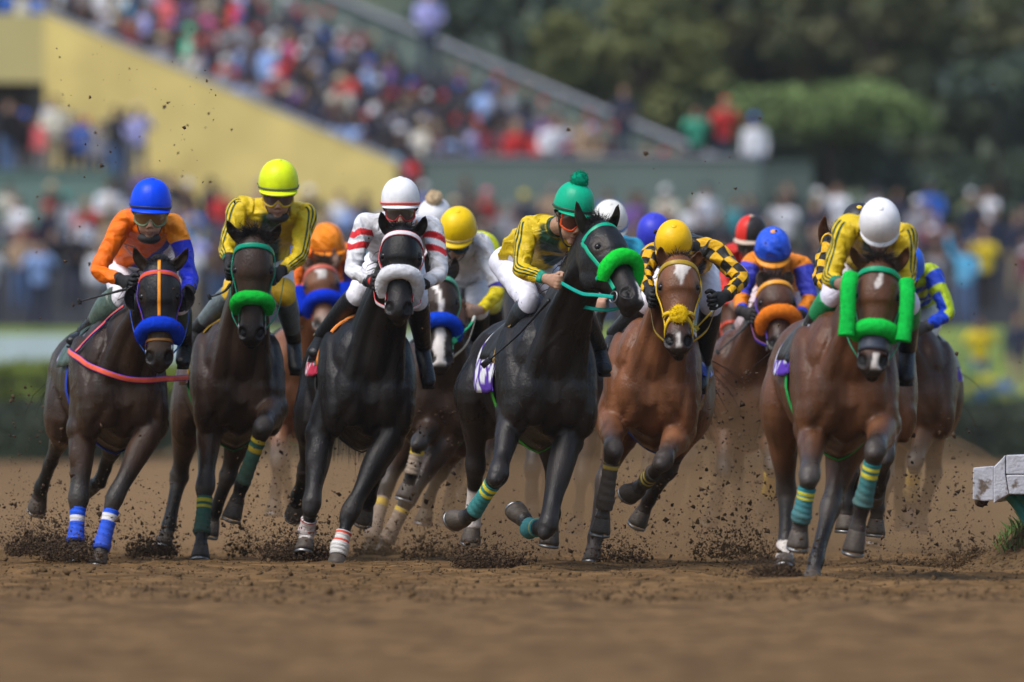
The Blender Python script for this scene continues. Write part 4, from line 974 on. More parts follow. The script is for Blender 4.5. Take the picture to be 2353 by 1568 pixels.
    hq = 1. if fine else .45
    rts, drs = [], []
    for i in range(int(420 * hq)):
        a = random.uniform(-1, 1); rts.append(h.at(random.uniform(-.02, .09), a * .040, -.005 - .06 * random.random()))
        drs.append(-h.a * random.uniform(.5, 1.1) + h.n * random.uniform(.3, .9) + h.s * (a * .8 + random.gauss(0, .25)))
    strands('forelock', rts, drs, cfg.get('forelock', .105), np.array(cfg.get('mane', (.012, .010, .010))) * 1.6, .0020, .28)
    rts, drs = [], []
    for i in range(int(260 * hq)):
        f = random.random(); c = nb.lerp(nd, f) - gul * ((.27 - .15 * f) * k)
        rts.append(c + lat * random.gauss(0, .015)); drs.append(V(random.gauss(0, .35), .8, random.uniform(.1, .7)))
    strands('mane', rts, drs, .2, cfg.get('mane', (.012, .010, .010)), .004, .6)
    tb = C + ax * 1.0 + up2 * .2
    rts = [tb + V(random.gauss(0, .025), random.gauss(0, .02), random.gauss(0, .02)) for i in range(int(300 * hq))]
    strands('tail', rts, [V(cfg.get('tailx', .06) + random.gauss(0, .14), .85, -.1 + random.gauss(0, .1)) for r in rts], .85, cfg.get('mane', (.012, .010, .010)), .0032, cfg.get('tailsag', .3))
    # ---- saddle, cloth, girth
    def sheet(name, s0, s1, a0, a1, off, colfn, mat, ns=12, na=26, parent=root, flare=0.):
        b = MB(); vs, cc = [], []
        for lay in (0, 1):
            for i in range(ns):
                for j in range(na):
                    f, gq = i / (ns - 1), j / (na - 1)
                    an = a0 + (a1 - a0) * gq
                    p, nr = trunk(s0 + (s1 - s0) * f, an, off + (.006 if lay else 0) + flare * (abs(an) / 2.) ** 3 + .004 * math.sin(f * 9 + an * 7))
                    vs.append(list(p)); cc.append(colfn(f, an))
        F_ = []
        for i in range(ns - 1):
            for j in range(na - 1):
                q = i * na + j; F_.append((q, q + 1, q + na + 1, q + na)); z = ns * na; F_.append((z + q, z + q + na, z + q + na + 1, z + q + 1))
        z = ns * na
        for i in range(ns - 1):
            for j in (0, na - 1): q = i * na + j; F_.append((q, q + na, z + q + na, z + q))
        for j in range(na - 1):
            for i in (0, ns - 1): q = i * na + j; F_.append((q, q + 1, z + q + 1, z + q))
        b.add(vs, F_, np.array(cc)); return b.build(name, mat, parent)
    wd = cfg.get('clothdrop', 1.42)
    c1, c2 = cfg.get('clothc', ((.74, .74, .78), (.09, .03, .34)))
    def clothcol(f, an):
        pat = (math.sin(f * 17 + abs(an) * 11) > .62) or (math.sin(f * 17 - abs(an) * 11) > .70)
        edge = abs(an) > wd - .16 and f < .55
        return c2 if (pat and abs(an) > .9) or edge else c1
    sheet('saddle_cloth', .24, .58, -wd, wd, .014, clothcol, M['cloth'], 24, 60, flare=.03)
    sc = cfg.get('saddlec', (.02, .012, .01))
    sad = sheet('saddle', .25, .5, -cfg.get('sadw', 1.2), cfg.get('sadw', 1.2), .03, lambda f, an: sc, M['boot'], 10, 26)
    if 'saddletrim' in cfg:
        sheet('saddle_trim', cfg.get('trims', .25) - cfg.get('trimw', .02), cfg.get('trims', .25), -cfg.get('trimd', 1.3), cfg.get('trimd', 1.3), .035, lambda f, an: cfg['saddletrim'], M['cloth'], 4, 26, parent=sad)
    gpt = [trunk(.33, a, .006) for a in np.linspace(-math.pi, math.pi, 40, endpoint=False)]
    b = MB(); b.strap([q[0] for q in gpt], [q[1] for q in gpt], .075, .008, cfg.get('girth', (.02, .25, .06)), closed=True); b.build('girth', M['cloth'], root)
    # ---- bridle
    br = cfg['bridle']; bc, be = br['col'], br.get('edge')
    def arc(tf, p0, p1, n=22, off=.004, back=-.07):
        ps, ns_ = [], []
        for q in np.linspace(0, 1, n):
            ph = math.radians(p0 + (p1 - p0) * q); p, nr, d = hit(tf(q), ph, back); ps.append(p + d * off); ns_.append(d)
        return ps, ns_
    bw = br.get('w', .024)
    ps, ns_ = arc(lambda q: .165 - .055 * math.sin(math.pi * q), -96, 96)
    b = MB(); b.strap(ps, ns_, bw * 1.25, .008, br.get('brow', bc), n=60, edge=be); brd = b.build('browband', M['rubber'], root)
    for sg in (-1, 1):
        ps, ns_ = [], []
        for q in np.linspace(0, 1, 16):
            p, nr, d = hit(.165 + q * .64, sg * math.radians(94 - 10 * q), -.07 if q > .1 else -.08); ps.append(p + d * .006); ns_.append(d)
        b = MB(); b.strap(ps, ns_, bw, .007, bc, n=40, edge=be); b.build('cheek_strap', M['rubber'], root)
        p, nr, d = hit(.86, sg * math.radians(100), -.075)
        ring = [p + d * .012 + h.a * (.034 * math.cos(a)) + h.n * (.034 * math.sin(a)) for a in np.linspace(0, 6.283, 20, endpoint=False)]
        b = MB(); b.tube(ring, [.0045] * 20, 6, d, closed=True); b.build('bit_ring', M['steel'], root)
        if 'rein' in br and cfg.get('hands'):
            hand = D(cfg['hands'][0 if sg < 0 else 1])
            mid = p.lerp(hand, .5) + V(0, 0, -.03) + d * .03
            pp, rr, tt = resample([p + d * .012, p.lerp(mid, .5) + d * .02, mid, hand], [1, 1, 1, 1], 30)
            b = MB(); b.strap(pp, [list(d)] * 30, .022, .005, br['rein'], edge=br.get('reinedge')); b.build('rein', M['rubber'], root)
    ps, ns_ = arc(lambda q: (cfg['roll'].get('t', .55) + .01) if 'roll' in cfg else .64, -128, 128, 26, .005); b = MB(); b.strap(ps, ns_, bw, .007, br.get('nose', bc), n=50, edge=be); b.build('noseband', M['rubber'], root)
    if 'low' in br:
     ps, ns_ = arc(lambda q: br.get('lowt', .80), -120, 120, 22, .004); b = MB(); b.strap(ps, ns_, br.get('loww', bw * .7), .006, br['low'], n=40); b.build('lower_noseband', M['rubber'], root)
    if 'star' in br:                                 # crossed noseband with a fluffy patch where the straps meet
        for sg in (-1, 1):
            ps, ns_ = [], []
            for q in np.linspace(0, 1, 14):
                p, nr, d = hit(.56 + .14 * q ** 1.0 if False else .60 + .06 * q, sg * math.radians(95 * (1 - q)), -.07); ps.append(p + d * .008); ns_.append(d)
            b = MB(); b.strap(ps, ns_, bw, .008, bc, n=30); b.build('cross_strap', M['rubber'], root)
            ps, ns_ = [], []
            for q in np.linspace(0, 1, 14):
                p, nr, d = hit(.66 + .19 * q, sg * math.radians(6 + 96 * q), -.07); ps.append(p + d * .008); ns_.append(d)
            b = MB(); b.strap(ps, ns_, bw, .008, bc, n=30); b.build('cross_strap', M['rubber'], root)
        p, nr, d = hit(.67, 0, -.07); b = MB(); ftuft(b, p + d * .012, (h.s, h.a, h.n), (.055, .062, .024), br['star']); b.build('nose_pad', M['fleece'], root)
    if 'centre' in br:
        ps, ns_ = [], []
        for q in np.linspace(0, 1, 16):
            p, nr, d = hit(-.02 + .56 * q, 0, -.07); ps.append(p + d * .006); ns_.append(d)
        b = MB(); b.strap(ps, ns_, .02, .007, br['centre'], n=40); b.build('face_strap', M['rubber'], root)
    # ---- sheepskin noseband and cheek rolls
    if 'roll' in cfg:
        r = cfg['roll']; t0 = r.get('t', .55); rr = r.get('r', .05) * .80; sp = r.get('sag', .14); off = r.get('off', .028)
        ps = []
        for q in np.linspace(-1, 1, 15):
            p, nr, d = hit(t0 + sp * abs(q) ** 2.2, q * math.radians(r.get('ang', 112)), -.06); ps.append(p + d * off)
        b = MB(); ns = 90
        fluff(b, ps, [(rr * (1 - .35 * max(0, abs(q) - .75) / .25)) for q in np.linspace(-1, 1, 15)], r['col'], ns, 40, h.n)
        b.build('shadow_roll', M['fleece'], root)
    for cr in cfg.get('cheekrolls', []):
        b = MB(); pp = [D(q) for q in cr['pts']]
        fluff(b, pp, [cr.get('r', .055)] * len(pp), cr['col'], 80, 36, (1, 0, 0), flat=.8); b.build('cheek_roll', M['fleece'], root)
    if 'blinkers' in cfg:
        for sg in (-1, 1):
            p, nr, d = hit(.30, sg * math.radians(82), -.07)
            b = MB(); A0 = h.a; outd = unit(h.s * sg * .9 + h.n * .45)
            sd = orth(h.n, outd)
            vs, F_ = [], []
            n1, n2 = 8, 14
            for lay in (0, 1):
                for i in range(n1):
                    th = .05 + 1.35 * i / (n1 - 1)
                    for j in range(n2):
                        ph = -1.75 + 3.5 * j / (n2 - 1); rr = .074 * k - lay * .004
                        q = p - outd * .0 + unit(h.s * sg) * (.012 + rr * .95 * math.cos(th)) + (h.n * -math.cos(ph) + A0 * math.sin(ph)) * (rr * 1.05 * math.sin(th)) + h.n * -.01 + A0 * .02
                        vs.append(list(q))
            for i in range(n1 - 1):
                for j in range(n2 - 1):
                    q = i * n2 + j; z = n1 * n2; F_ += [(q, q + 1, q + n2 + 1, q + n2), (z + q, z + q + n2, z + q + n2 + 1, z + q + 1)]
            for j in range(n2 - 1): q = (n1 - 1) * n2 + j; F_.append((q, q + 1, z + q + 1, z + q))
            for i in range(n1 - 1):
                for j in (0, n2 - 1): q = i * n2 + j; F_.append((q, q + n2, z + q + n2, z + q))
            b.add(vs, F_, (.02, .018, .018)); b.build('blinker_cup', M['boot'], root)
    for st in cfg.get('chest_straps', []):           # breast collar and shoulder straps, laid on the coat
        pp, rr, tt = resample([D(q) for q in st['pts']], [1] * len(st['pts']), 40); ps, ns_ = [], []
        for q in pp:
            q = Vector(q); dn = Vector((0, -1, 0))
            loc, nr, i, ds = bvh.ray_cast(q + dn * 1.2, -dn, 3.)
            if loc is None: loc, nr = q, dn
            if nr.y > 0: nr = -nr
            ps.append(loc + nr * .008); ns_.append(nr)
        for it in range(3):
            ps = [ps[0]] + [(ps[i - 1] + ps[i] * 2 + ps[i + 1]) / 4 for i in range(1, len(ps) - 1)] + [ps[-1]]
            ns_ = [ns_[0]] + [unit(ns_[i - 1] + ns_[i] * 2 + ns_[i + 1]) for i in range(1, len(ns_) - 1)] + [ns_[-1]]
        ps = [p + q * .006 for p, q in zip(ps, ns_)]
        b = MB(); b.strap(ps, ns_, st['w'], .009, st['col'], edge=st.get('edge')); b.build(st.get('name', 'breast_collar'), M['rubber'], root)
    return dict(root=root, bvh=bvh, h=h, trunk=trunk, D=D)

def fluff(b, ps, rs, col, n, seg, side, flat=1.):
    """a roll of fleece: tube with a woolly, uneven pile"""
    i0 = b.n
    c = np.array(col)
    b.tube(ps, [(r, r * flat) for r in rs], seg, side, n=n, col=lambda T, A, pos: np.tile(c, T.shape + (1,)))
    vs = b.v[-1]; r = np.random.default_rng(len(vs))
    cen = np.array([np.mean(vs[j * seg:(j + 1) * seg], axis=0) for j in range(n)]); cen = np.vstack([np.repeat(cen, seg, 0), cen[:1], cen[-1:]])
    out = vs - cen; ln = np.linalg.norm(out, axis=1)[:, None]; out = out / np.maximum(ln, 1e-5)
    d = r.normal(0, .0013, len(vs)) + wav(vs, 42, 4) * .0022 + wav(vs, 17, 6) * .003
    b.v[-1] = vs + out * d[:, None]
    # tufts standing off the pile
    pick = r.choice(len(vs) - 2, 1800, replace=False)
    V_, F_, q = [], [], 0
    for i in pick:
        p = b.v[-1][i]; o = out[i] + r.normal(0, .5, 3); o /= np.linalg.norm(o); t = np.cross(o, r.normal(size=3)); t /= np.linalg.norm(t)
        l = r.uniform(.003, .008); V_ += [p - t * .0016, p + t * .0016, p + o * l]; F_.append((q, q + 1, q + 2)); q += 3
    b.add(V_, F_, c * .85)

def ftuft(b, c, ax, r, col):
    b.ell(c, r, ax, 20, 14, col); vs = b.v[-1]; g = np.random.default_rng(3); out = vs - np.array(list(c)); out /= np.linalg.norm(out, axis=1)[:, None] + 1e-9
    b.v[-1] = vs + out * g.normal(0, .003, len(vs))[:, None]; V_, F_, q = [], [], 0
    for i in range(500):
        p = b.v[-1][g.integers(len(vs))]; o = out[g.integers(len(vs))] * .6 + (p - np.array(list(c))) * 12; o /= np.linalg.norm(o); t = np.cross(o, g.normal(size=3)); t /= np.linalg.norm(t)
        V_ += [p - t * .002, p + t * .002, p + o * .014]; F_.append((q, q + 1, q + 2)); q += 3
    b.add(V_, F_, col)
# ================================================================== jockeys
def hand_geo(b, wr, c, pn, col, k=1.05, seg=8):
    """a fist closed round the rein: palm, four fingers of different length, thumb"""
    d = unit(c - wr); row = orth(V(0, 0, 1) if abs(d.z) < .85 else V(0, -1, 0), d); pn = orth(pn, d); pn = unit(pn - row * pn.dot(row))
    b.tube([wr - d * .02, wr.lerp(c, .5), c - d * .01, c + d * .03], [(.027 * k, .031 * k), (.027 * k, .036 * k), (.028 * k, .046 * k), (.024 * k, .044 * k)], 12, pn, n=10, col=col)
    for i, (o, l) in enumerate(((.034, .92), (.012, 1.), (-.011, .95), (-.032, .78))):
        p0 = c + d * .022 * k + row * o * k - pn * .006; p1 = p0 + (d * .034 - pn * .004) * l * k; p2 = p1 + (pn * .030 + d * .006) * l * k; p3 = p2 + (pn * .004 - d * .026) * l * k
        b.tube([p0, p1, p1.lerp(p2, .5) + d * .004, p2, p3], [r * k for r in (.0115, .0118, .0108, .0102, .008)], seg, row, n=11, col=col)
    t0 = c - d * .006 * k + row * .034 * k + pn * .012; t1 = t0 + (d * .018 + row * .02 + pn * .02) * k; t2 = t1 + (d * .026 + pn * .012 - row * .004) * k
    b.tube([t0, t1, t2], [.014 * k, .0128 * k, .009 * k], seg, pn, n=8, col=col)

def const(c):
    c = np.array(c, float)
    return lambda *a: np.tile(c, a[0].shape + (1,))

def stripes3(base, line, cuff, phase=0., wr=.93):
    base, line, cuff = map(np.array, (base, line, cuff))
    def f(T, A, pos):
        a = (A + math.pi + phase) % (2 * math.pi) - math.pi
        w = .098; on = np.zeros(T.shape, bool)
        for c in (-.42, 0, .42): on |= np.abs(a - c) < w
        on &= T > .14
        cc = np.where(on[..., None], line, base)
        return np.where((T > wr)[..., None], cuff, cc)
    return f

def checks(c1, c2, nu=6, nv=9, cuff=None):
    c1, c2 = np.array(c1), np.array(c2)
    def f(T, A, pos):
        on = (np.floor(A / (2 * math.pi) * nu) + np.floor(T * nv)) % 2 == 0
        return np.where(on[..., None], c1, c2)
    return f

def jockey(cfg, fine=True):
    Y0 = cfg['Y']
    def D(p): return P(p[0], p[1], Y0 + p[2])
    hx = D(cfg['helm'][:3]); r = cfg['helm'][3] * (Y0 + cfg['helm'][2]) / F / 2
    f = unit(Vector(cfg.get('face', (0, -.93, -.36)))); rt = orth(Vector(cfg.get('right', (1, 0, 0))), f)
    u = rt.cross(f)
    if u.z < 0: u = -u
    if f.z < -.75: u = orth(V(0, -.6, .8), f)
    rt = orth(rt, u); 
    pel = D(cfg['pel']); sh = [D(q) for q in cfg['sh']]; el = [D(q) for q in cfg['el']]; wr = [D(q) for q in cfg['wr']]; hd = [D(q) for q in cfg['hd']]
    kn = [D(q) for q in cfg['kn']]; an = [D(q) for q in cfg['an']]; toe = [D(q) for q in cfg['toe']]
    root = thing('person', cfg['label'], 'person', (pel.x, pel.y, pel.z), 'jockeys riding in the race')
    H = lambda s, ff, uu: hx + rt * (s * r) + f * (ff * r) + u * (uu * r)
    fl_ = cfg.get('facelen', 1.07)
    HF = lambda s, ff, uu: H(s, ff, (uu + .27) * fl_)
    ms = (sh[0] + sh[1]) / 2; lat = unit(sh[1] - sh[0]); half = (sh[1] - sh[0]).length / 2
    nb = ms + unit(ms - pel) * .05 + V(0, 0, .012)
    tax = unit(ms - pel); cn = unit(lat.cross(tax)); 
    if cn.y > 0: cn = -cn                                   # chest side
    skc = np.array(cfg.get('skin', (.50, .28, .19)))
    # ---------------- body: one continuous skin
    mb = MB()
    tor = [pel - tax * .06, pel, pel.lerp(ms, .35) - cn * .02, pel.lerp(ms, .7) - cn * .015, ms, nb]
    trd = [(.12, .10), (.15, .12), (.138, .105), (min(half, .2) * .92, .118), (half * .95, .088), (.06, .06)]
    mb.tube(tor, [(a * .9, b * .9) for a, b in trd], 18, lat, n=22)
    nk = H(0, -.22, -1.15)
    mb.tube([nb - tax * .06, nb, nb.lerp(nk, .5), nk, H(0, -.1, -.6)], [.07, .062, .056, .056, .06], 14, lat, n=12)
    mb.ell(HF(0, -.12, -.25), (.80 * r, .95 * r, .9 * r), (rt, f, u), 20, 14)
    mb.ell(HF(0, .12, -.95), (.70 * r, .72 * r, .86 * r), (rt, f, u), 20, 14)
    mb.ell(HF(0, .20, -1.48), (.57 * r, .60 * r, .52 * r), (rt, f, u), 18, 12)
    mb.ell(HF(0, .58, -1.86), (.23 * r, .2 * r, .19 * r), (rt, f, u))
    mb.tube([HF(0, .74, -.85), HF(0, .86, -1.1), HF(0, 1.0, -1.38)], [(.09 * r, .09 * r), (.10 * r, .12 * r), (.14 * r, .12 * r)], 10, rt, n=8)
    for s in (-1, 1):
        mb.ell(HF(s * .13, .86, -1.40), (.09 * r, .11 * r, .09 * r), (rt, f, u), 10, 8)
        mb.ell(HF(s * .40, .52, -1.14), (.19 * r, .2 * r, .17 * r), (rt, f, u), 10, 8)
        mb.ell(HF(s * .68, -.14, -1.0), (.08 * r, .2 * r, .3 * r), (rt, f, u), 10, 8)
        mb.ell(HF(s * .28, .66, -.72), (.24 * r, .16 * r, .1 * r), (rt, f, u), 10, 8)
    mb.ell(HF(0, .80, -1.60), (.22 * r, .08 * r, .055 * r), (rt, f, u), 12, 8)
    mb.ell(HF(0, .77, -1.70), (.20 * r, .09 * r, .065 * r), (rt, f, u), 12, 8)
    for i in (0, 1):
        mb.tube([ms.lerp(sh[i], .5), sh[i], sh[i].lerp(el[i], .5), el[i], el[i].lerp(wr[i], .35), wr[i], wr[i].lerp(hd[i], .3)], [.05, .052, .044, .037, .038, .028, .022], 10, (0, 1, .3), n=20)
        hip = pel + lat * ((i * 2 - 1) * .085)
        mb.tube([hip, hip.lerp(kn[i], .5), kn[i], kn[i].lerp(an[i], .3), kn[i].lerp(an[i], .95)], [.095, .085, .056, .052, .028], 12, lat, n=18)
        if cfg.get('glove', (None, None))[i] is None:
            hand_geo(mb, wr[i], hd[i], (hd[1 - i] - hd[i]) + V(0, -.02, -.05), (1, 1, 1), .98)
    m, v, e = remesh(mb, .0072 if fine else .0125, 2)
    O = np.array(list(Ctx.origin)); w = v + O
    q = w - np.array(list(hx)); hs, hf, hu = q @ np.array(list(rt)) / r, q @ np.array(list(f)) / r, q @ np.array(list(u)) / r / fl_ - .27
    col = np.tile(skc, (len(w), 1)) * (1 + .08 * wav(w, 40, 3))[:, None]
    hd_on = (hf > .2) & (hu > -2.3) & (np.abs(hs) < .8)
    lip = hd_on * np.exp(-((hs / .24) ** 4 + ((hu + 1.65) / .09) ** 2)) * (hf > .6); col = col * (1 - .55 * lip[:, None]) + np.array((.30, .10, .09)) * (.55 * lip)[:, None]
    ml = hd_on * np.exp(-((hs / .22) ** 4 + ((hu + 1.65) / .025) ** 2)) * (hf > .6); col *= (1 - .75 * ml)[:, None]
    ck = hd_on * np.exp(-(((np.abs(hs) - .4) / .2) ** 2 + ((hu + 1.2) / .2) ** 2)); col = col * (1 - .2 * ck[:, None]) + np.array((.5, .18, .13)) * (.2 * ck)[:, None]
    bd = (hf > -.3) * sstep(-1.5, -1.75, hu) * sstep(-2.3, -2.1, hu) * (np.abs(hs) < .7) * cfg.get('stubble', .35); col = col * (1 - bd[:, None]) + np.array((.06, .045, .04)) * bd[:, None]
    ns_ = hd_on * np.exp(-(((np.abs(hs) - .09) / .045) ** 2 + ((hu + 1.47) / .03) ** 2)) * (hf > .85); col *= (1 - .8 * ns_)[:, None]
    hair = (hf < .1) & (hu > -1.25) & (hu < .3) & (np.abs(hs) > .3) & (hf < -.2); col[hair] = (.02, .015, .012)
    finish(m, w - O, col, M['skin'], 'body', root)
    # ---------------- silks
    sg = 40 if not fine else 72
    b = MB()
    tcol = cfg.get('torso', const((.8, .8, .8)))
    def tc(T, A, pos):
        rel = pos - np.array(list(ms)); a = rel @ np.array(list(lat)); fr = np.sin(A) * (1 if tax.cross(lat).dot(cn) > 0 else -1); d = rel @ np.array(list(tax))
        return tcol(a, d, T, fr)
    hem = cfg.get('hem', .10)
    tj = [pel.lerp(ms, hem - .02), pel.lerp(ms, hem), pel.lerp(ms, .35) - cn * .02, pel.lerp(ms, .7) - cn * .015, ms, ms.lerp(nb, .7), nb + unit(nk - nb) * .012]
    rj = [(.135, .11), (.152, .128), (.156, .122), (min(half, .21) * .97, .132), (half * 1.0, .102), (half * .62, .078), (.066, .066)]
    sd = cfg['seed']
    rdg = lambda x: 1 - np.abs(np.sin(x)) ** .8
    def wr_t(T, A): return 1.7 * (.085 * rdg(A * 2.5 + T * 5 + sd + .8 * np.sin(T * 7 + sd)) * sstep(.95, .7, T) * (.6 + .4 * np.sin(A * 3 + sd)) + .05 * rdg(A * 5 - T * 9 + sd * 2) * sstep(.85, .6, T) + .03 * np.sin(A * 4 + T * 15 + sd) - .03)
    b.tube(tj, rj, sg, lat, n=60, col=tc, disp=wr_t)
    jer = b.build('jersey', M['silk'], root)
    for i in (0, 1):
        b = MB(); s = i * 2 - 1
        outw = unit(lat * s * .75 + V(0, -.6, .25))
        st = ms.lerp(sh[i], .55)
        pts = [st, sh[i] - lat * s * .012, sh[i].lerp(el[i], .45), el[i].lerp(sh[i], .08), el[i].lerp(wr[i], .12), el[i].lerp(wr[i], .55), wr[i]]
        rad = [.070, .073, .061, .054, .051, .044, .037]
        def ds(T, A, sd=sd * 1.7 + i * 2.3): return 1.7 * (.13 * rdg(T * 34 + 1.3 * np.sin(A + sd) + sd) * np.exp(-((T - .57) / .13) ** 2) * (.55 + .45 * np.cos(A + math.pi)) + .09 * rdg(T * 24 + 1.6 * np.sin(A * 1. + sd) + .5 * np.sin(T * 9 + sd)) * sstep(.55, .85, T) * sstep(.98, .93, T)
                                         + .10 * rdg(A * 1.5 + T * 8 + sd) * sstep(.05, .2, T) * sstep(.6, .35, T) + .035 * np.sin(A * 3 + T * 17 + sd) - .04)
        b.tube(pts, rad, sg + 16, outw, n=100 if fine else 60, col=cfg['sleeve'][i], disp=ds)
        b.build('sleeve', M['silk'], jer)
    for nm, c_, w_ in cfg.get('collar', []):
        b = MB(); b.tube([nb - unit(nk - nb) * .02, nb + unit(nk - nb) * w_], [.068, .064], 24, lat, n=6, col=c_); b.build(nm, M['silk'], jer)
    # ---------------- breeches
    b = MB(); bc = cfg.get('breech', (.74, .74, .80)); gc = cfg.get('breechlow', bc); gt = cfg.get('breecht', 2.)
    def bcol(T, A, pos, bc=np.array(bc), gc=np.array(gc)): return np.where((T > gt)[..., None], gc, bc)
    b.tube([pel - tax * .13, pel - tax * .08, pel, pel.lerp(ms, .3)], [(.08, .06), (.13, .105), (.150, .122), (.135, .108)], 32, lat, n=20, col=const(bc))
    for i in (0, 1):
        hip = pel + lat * ((i * 2 - 1) * .085)
        b.tube([hip - tax * .02, hip.lerp(kn[i], .3), hip.lerp(kn[i], .65), kn[i], kn[i].lerp(an[i], .12)], [.106, .098, .085, .068, .063], 32, lat, n=44, col=bcol,
               disp=lambda T, A: .07 * (1 - np.abs(np.sin(T * 17 + 1.5 * np.sin(A)))) * sstep(.4, .8, T) + .05 * (1 - np.abs(np.sin(A * 2 + T * 7))) * sstep(.6, .3, T) - .03)
    b.build('breeches', M['breech'], root)
    for i in (0, 1):
        b = MB(); bc_, bu = cfg.get('boot', (.016, .016, .018)), cfg.get('boottop', cfg.get('boot', (.016, .016, .018))); bt = cfg.get('boott', .2)
        def boc(T, A, pos, a=np.array(bc_), c=np.array(bu)): return np.where((T < bt)[..., None], c, a)
        sh_ = kn[i].lerp(an[i], .06)
        b.tube([sh_, sh_.lerp(an[i], .02), kn[i].lerp(an[i], .35), kn[i].lerp(an[i], .75), an[i]], [q_ * (cfg.get('calf', (1, 1))[i] if j_ < 3 else 1) for j_, q_ in enumerate((.066, .071, .070, .054, .047))], 28, lat, n=40, col=boc, disp=lambda T, A: .03 * np.sin(T * 60 + A) * sstep(.7, .95, T))
        ft = unit(toe[i] - an[i]); heel = an[i] - ft * .05 - V(0, 0, .045)
        if (toe[i] - an[i]).length < .12: ft_end = an[i] + ft * .16
        else: ft_end = toe[i]
        b.tube([an[i] + V(0, 0, .015), heel.lerp(an[i], .4), an[i].lerp(ft_end, .45) - V(0, 0, .03), ft_end - V(0, 0, .03), ft_end + ft * .03 - V(0, 0, .028)],
               [(.046, .045), (.048, .05), (.047, .042), (.044, .032), (.022, .018)], 20, lat, n=20, col=const(bc_))
        if cfg.get('boottrim') is not None:
            pass
        bo = b.build('boot', M['boot'], root)
        b = MB(); b.strap([heel - V(0, 0, .012), an[i].lerp(ft_end, .45) - V(0, 0, .066), ft_end - V(0, 0, .062)], [V(0, 0, -1)] * 3, .075, .014, (.02, .02, .02)); b.build('sole', M['boot'], bo)
        if cfg.get('boottrim') is not None:
            b = MB(); s = i * 2 - 1; o_ = lat * s
            b.tube([kn[i].lerp(an[i], q) + o_ * (.071 - .024 * q) + V(0, .004, 0) for q in (.08, .3, .55, .8, 1.)], [.005] * 5, 6, lat, n=16, col=cfg['boottrim']); b.build('boot_piping', M['rubber'], bo)
    # ---------------- stirrup iron under each foot: rests on the foot, part of the tack seen at the boot
    # ---------------- gloves
    for i in (0, 1):
        gcl = cfg.get('glove', (None, None))[i]
        if gcl is not None:
            b = MB(); hand_geo(b, wr[i], hd[i], (hd[1 - i] - hd[i]) + V(0, -.02, -.05), gcl, 1.14, 10)
            d = unit(hd[i] - wr[i]); b.tube([wr[i] - d * .03, wr[i] + d * .012], [.041, .037], 18, (0, 0, 1), n=6, col=gcl)
            if cfg.get('glove2') is not None:
                b.ell(hd[i] - d * .012 + V(0, -.03, .004), (.03, .012, .03), seg=12, rings=8, col=cfg['glove2'])
            b.build('glove', M['glove'], root)
    # ---------------- helmet
    hc = cfg['helmc']; b = MB(); prof = [(0.001, 1.03), (.2, 1.015), (.42, .95), (.63, .82), (.80, .62), (.92, .36), (.985, .08), (1.0, -.12), (.998, -.30), (.985, -.47), (.94, -.49), (.88, -.4)]
    ns = 64; vs, F_, cc = [], [], []
    prr, _, _ = resample([(a_, 0, c_) for a_, c_ in prof[:10]], [1] * 10, 26); prof2 = [(p[0], p[2]) for p in prr] + prof[10:]
    for i, (a_, c_) in enumerate(prof2):
        for j in range(ns):
            ph = 2 * math.pi * j / ns; seam = 1 + .012 * math.exp(-((((ph + math.pi / 4) % (math.pi / 2)) - math.pi / 4) / .05) ** 2) * (c_ < .97)
            dip = (.16 * max(0, math.sin(ph)) ** 1.5 - .22 * max(0, -math.sin(ph)) ** 2) * sstep(.05, -.47, c_)      # lower at the nape, higher over the brow
            vs.append(list(H(a_ * math.cos(ph) * seam, a_ * 1.14 * math.sin(ph) * seam - .04, c_ + dip)))
            cq = hc(ph, c_) if callable(hc) else hc
            cc.append(cq)
    for i in range(len(prof2) - 1):
        for j in range(ns): j2 = (j + 1) % ns; F_.append((i * ns + j, i * ns + j2, (i + 1) * ns + j2, (i + 1) * ns + j))
    b.add(vs, F_, np.array(cc)); hel = b.build('helmet', M[cfg.get('helmmat', 'shell')], root)
    pc = cfg.get('peakc', hc((1.5), -.5) if callable(hc) else hc)
    b = MB(); n1, n2 = 6, 30; vs, F_ = [], []; pl = cfg.get('peak', .28)
    for lay in (0, 1):
        for i in range(n1):
            for j in range(n2):
                ph = math.pi / 2 + math.radians(-72 + 144 * j / (n2 - 1)); q = i / (n1 - 1); ed = math.cos((ph - math.pi / 2) * 1.2)
                rr = .985 + pl * q * max(ed, 0) ** .8
                vs.append(list(H(rr * math.cos(ph), rr * 1.14 * math.sin(ph) - .04, -.46 + .17 * max(0, math.sin(ph)) ** 1.5 - .02 * q - .10 * q * q * max(ed, 0) - lay * .05)))
    for i in range(n1 - 1):
        for j in range(n2 - 1): q = i * n2 + j; z = n1 * n2; F_ += [(q, q + 1, q + n2 + 1, q + n2), (z + q, z + q + n2, z + q + n2 + 1, z + q + 1)]
    for j in range(n2 - 1): q = (n1 - 1) * n2 + j; F_.append((q, q + 1, n1 * n2 + q + 1, n1 * n2 + q))
    b.add(vs, F_, pc); b.build('peak', M['shell'], hel)
    if cfg.get('bandc') is not None:
        b = MB(); ps = [H(1.005 * math.cos(a_), 1.145 * math.sin(a_) - .04, -.32 + .12 * max(0, math.sin(a_)) ** 1.5 - .20 * max(0, -math.sin(a_)) ** 2) for a_ in np.linspace(0, 6.2832, 64, endpoint=False)]
        b.strap(ps, [(p - hx) for p in ps], cfg.get('bandw', .13) * r, .006, cfg['bandc'], closed=True); b.build('helmet_band', M['rubber'], hel)
    pom = cfg.get('pompom')
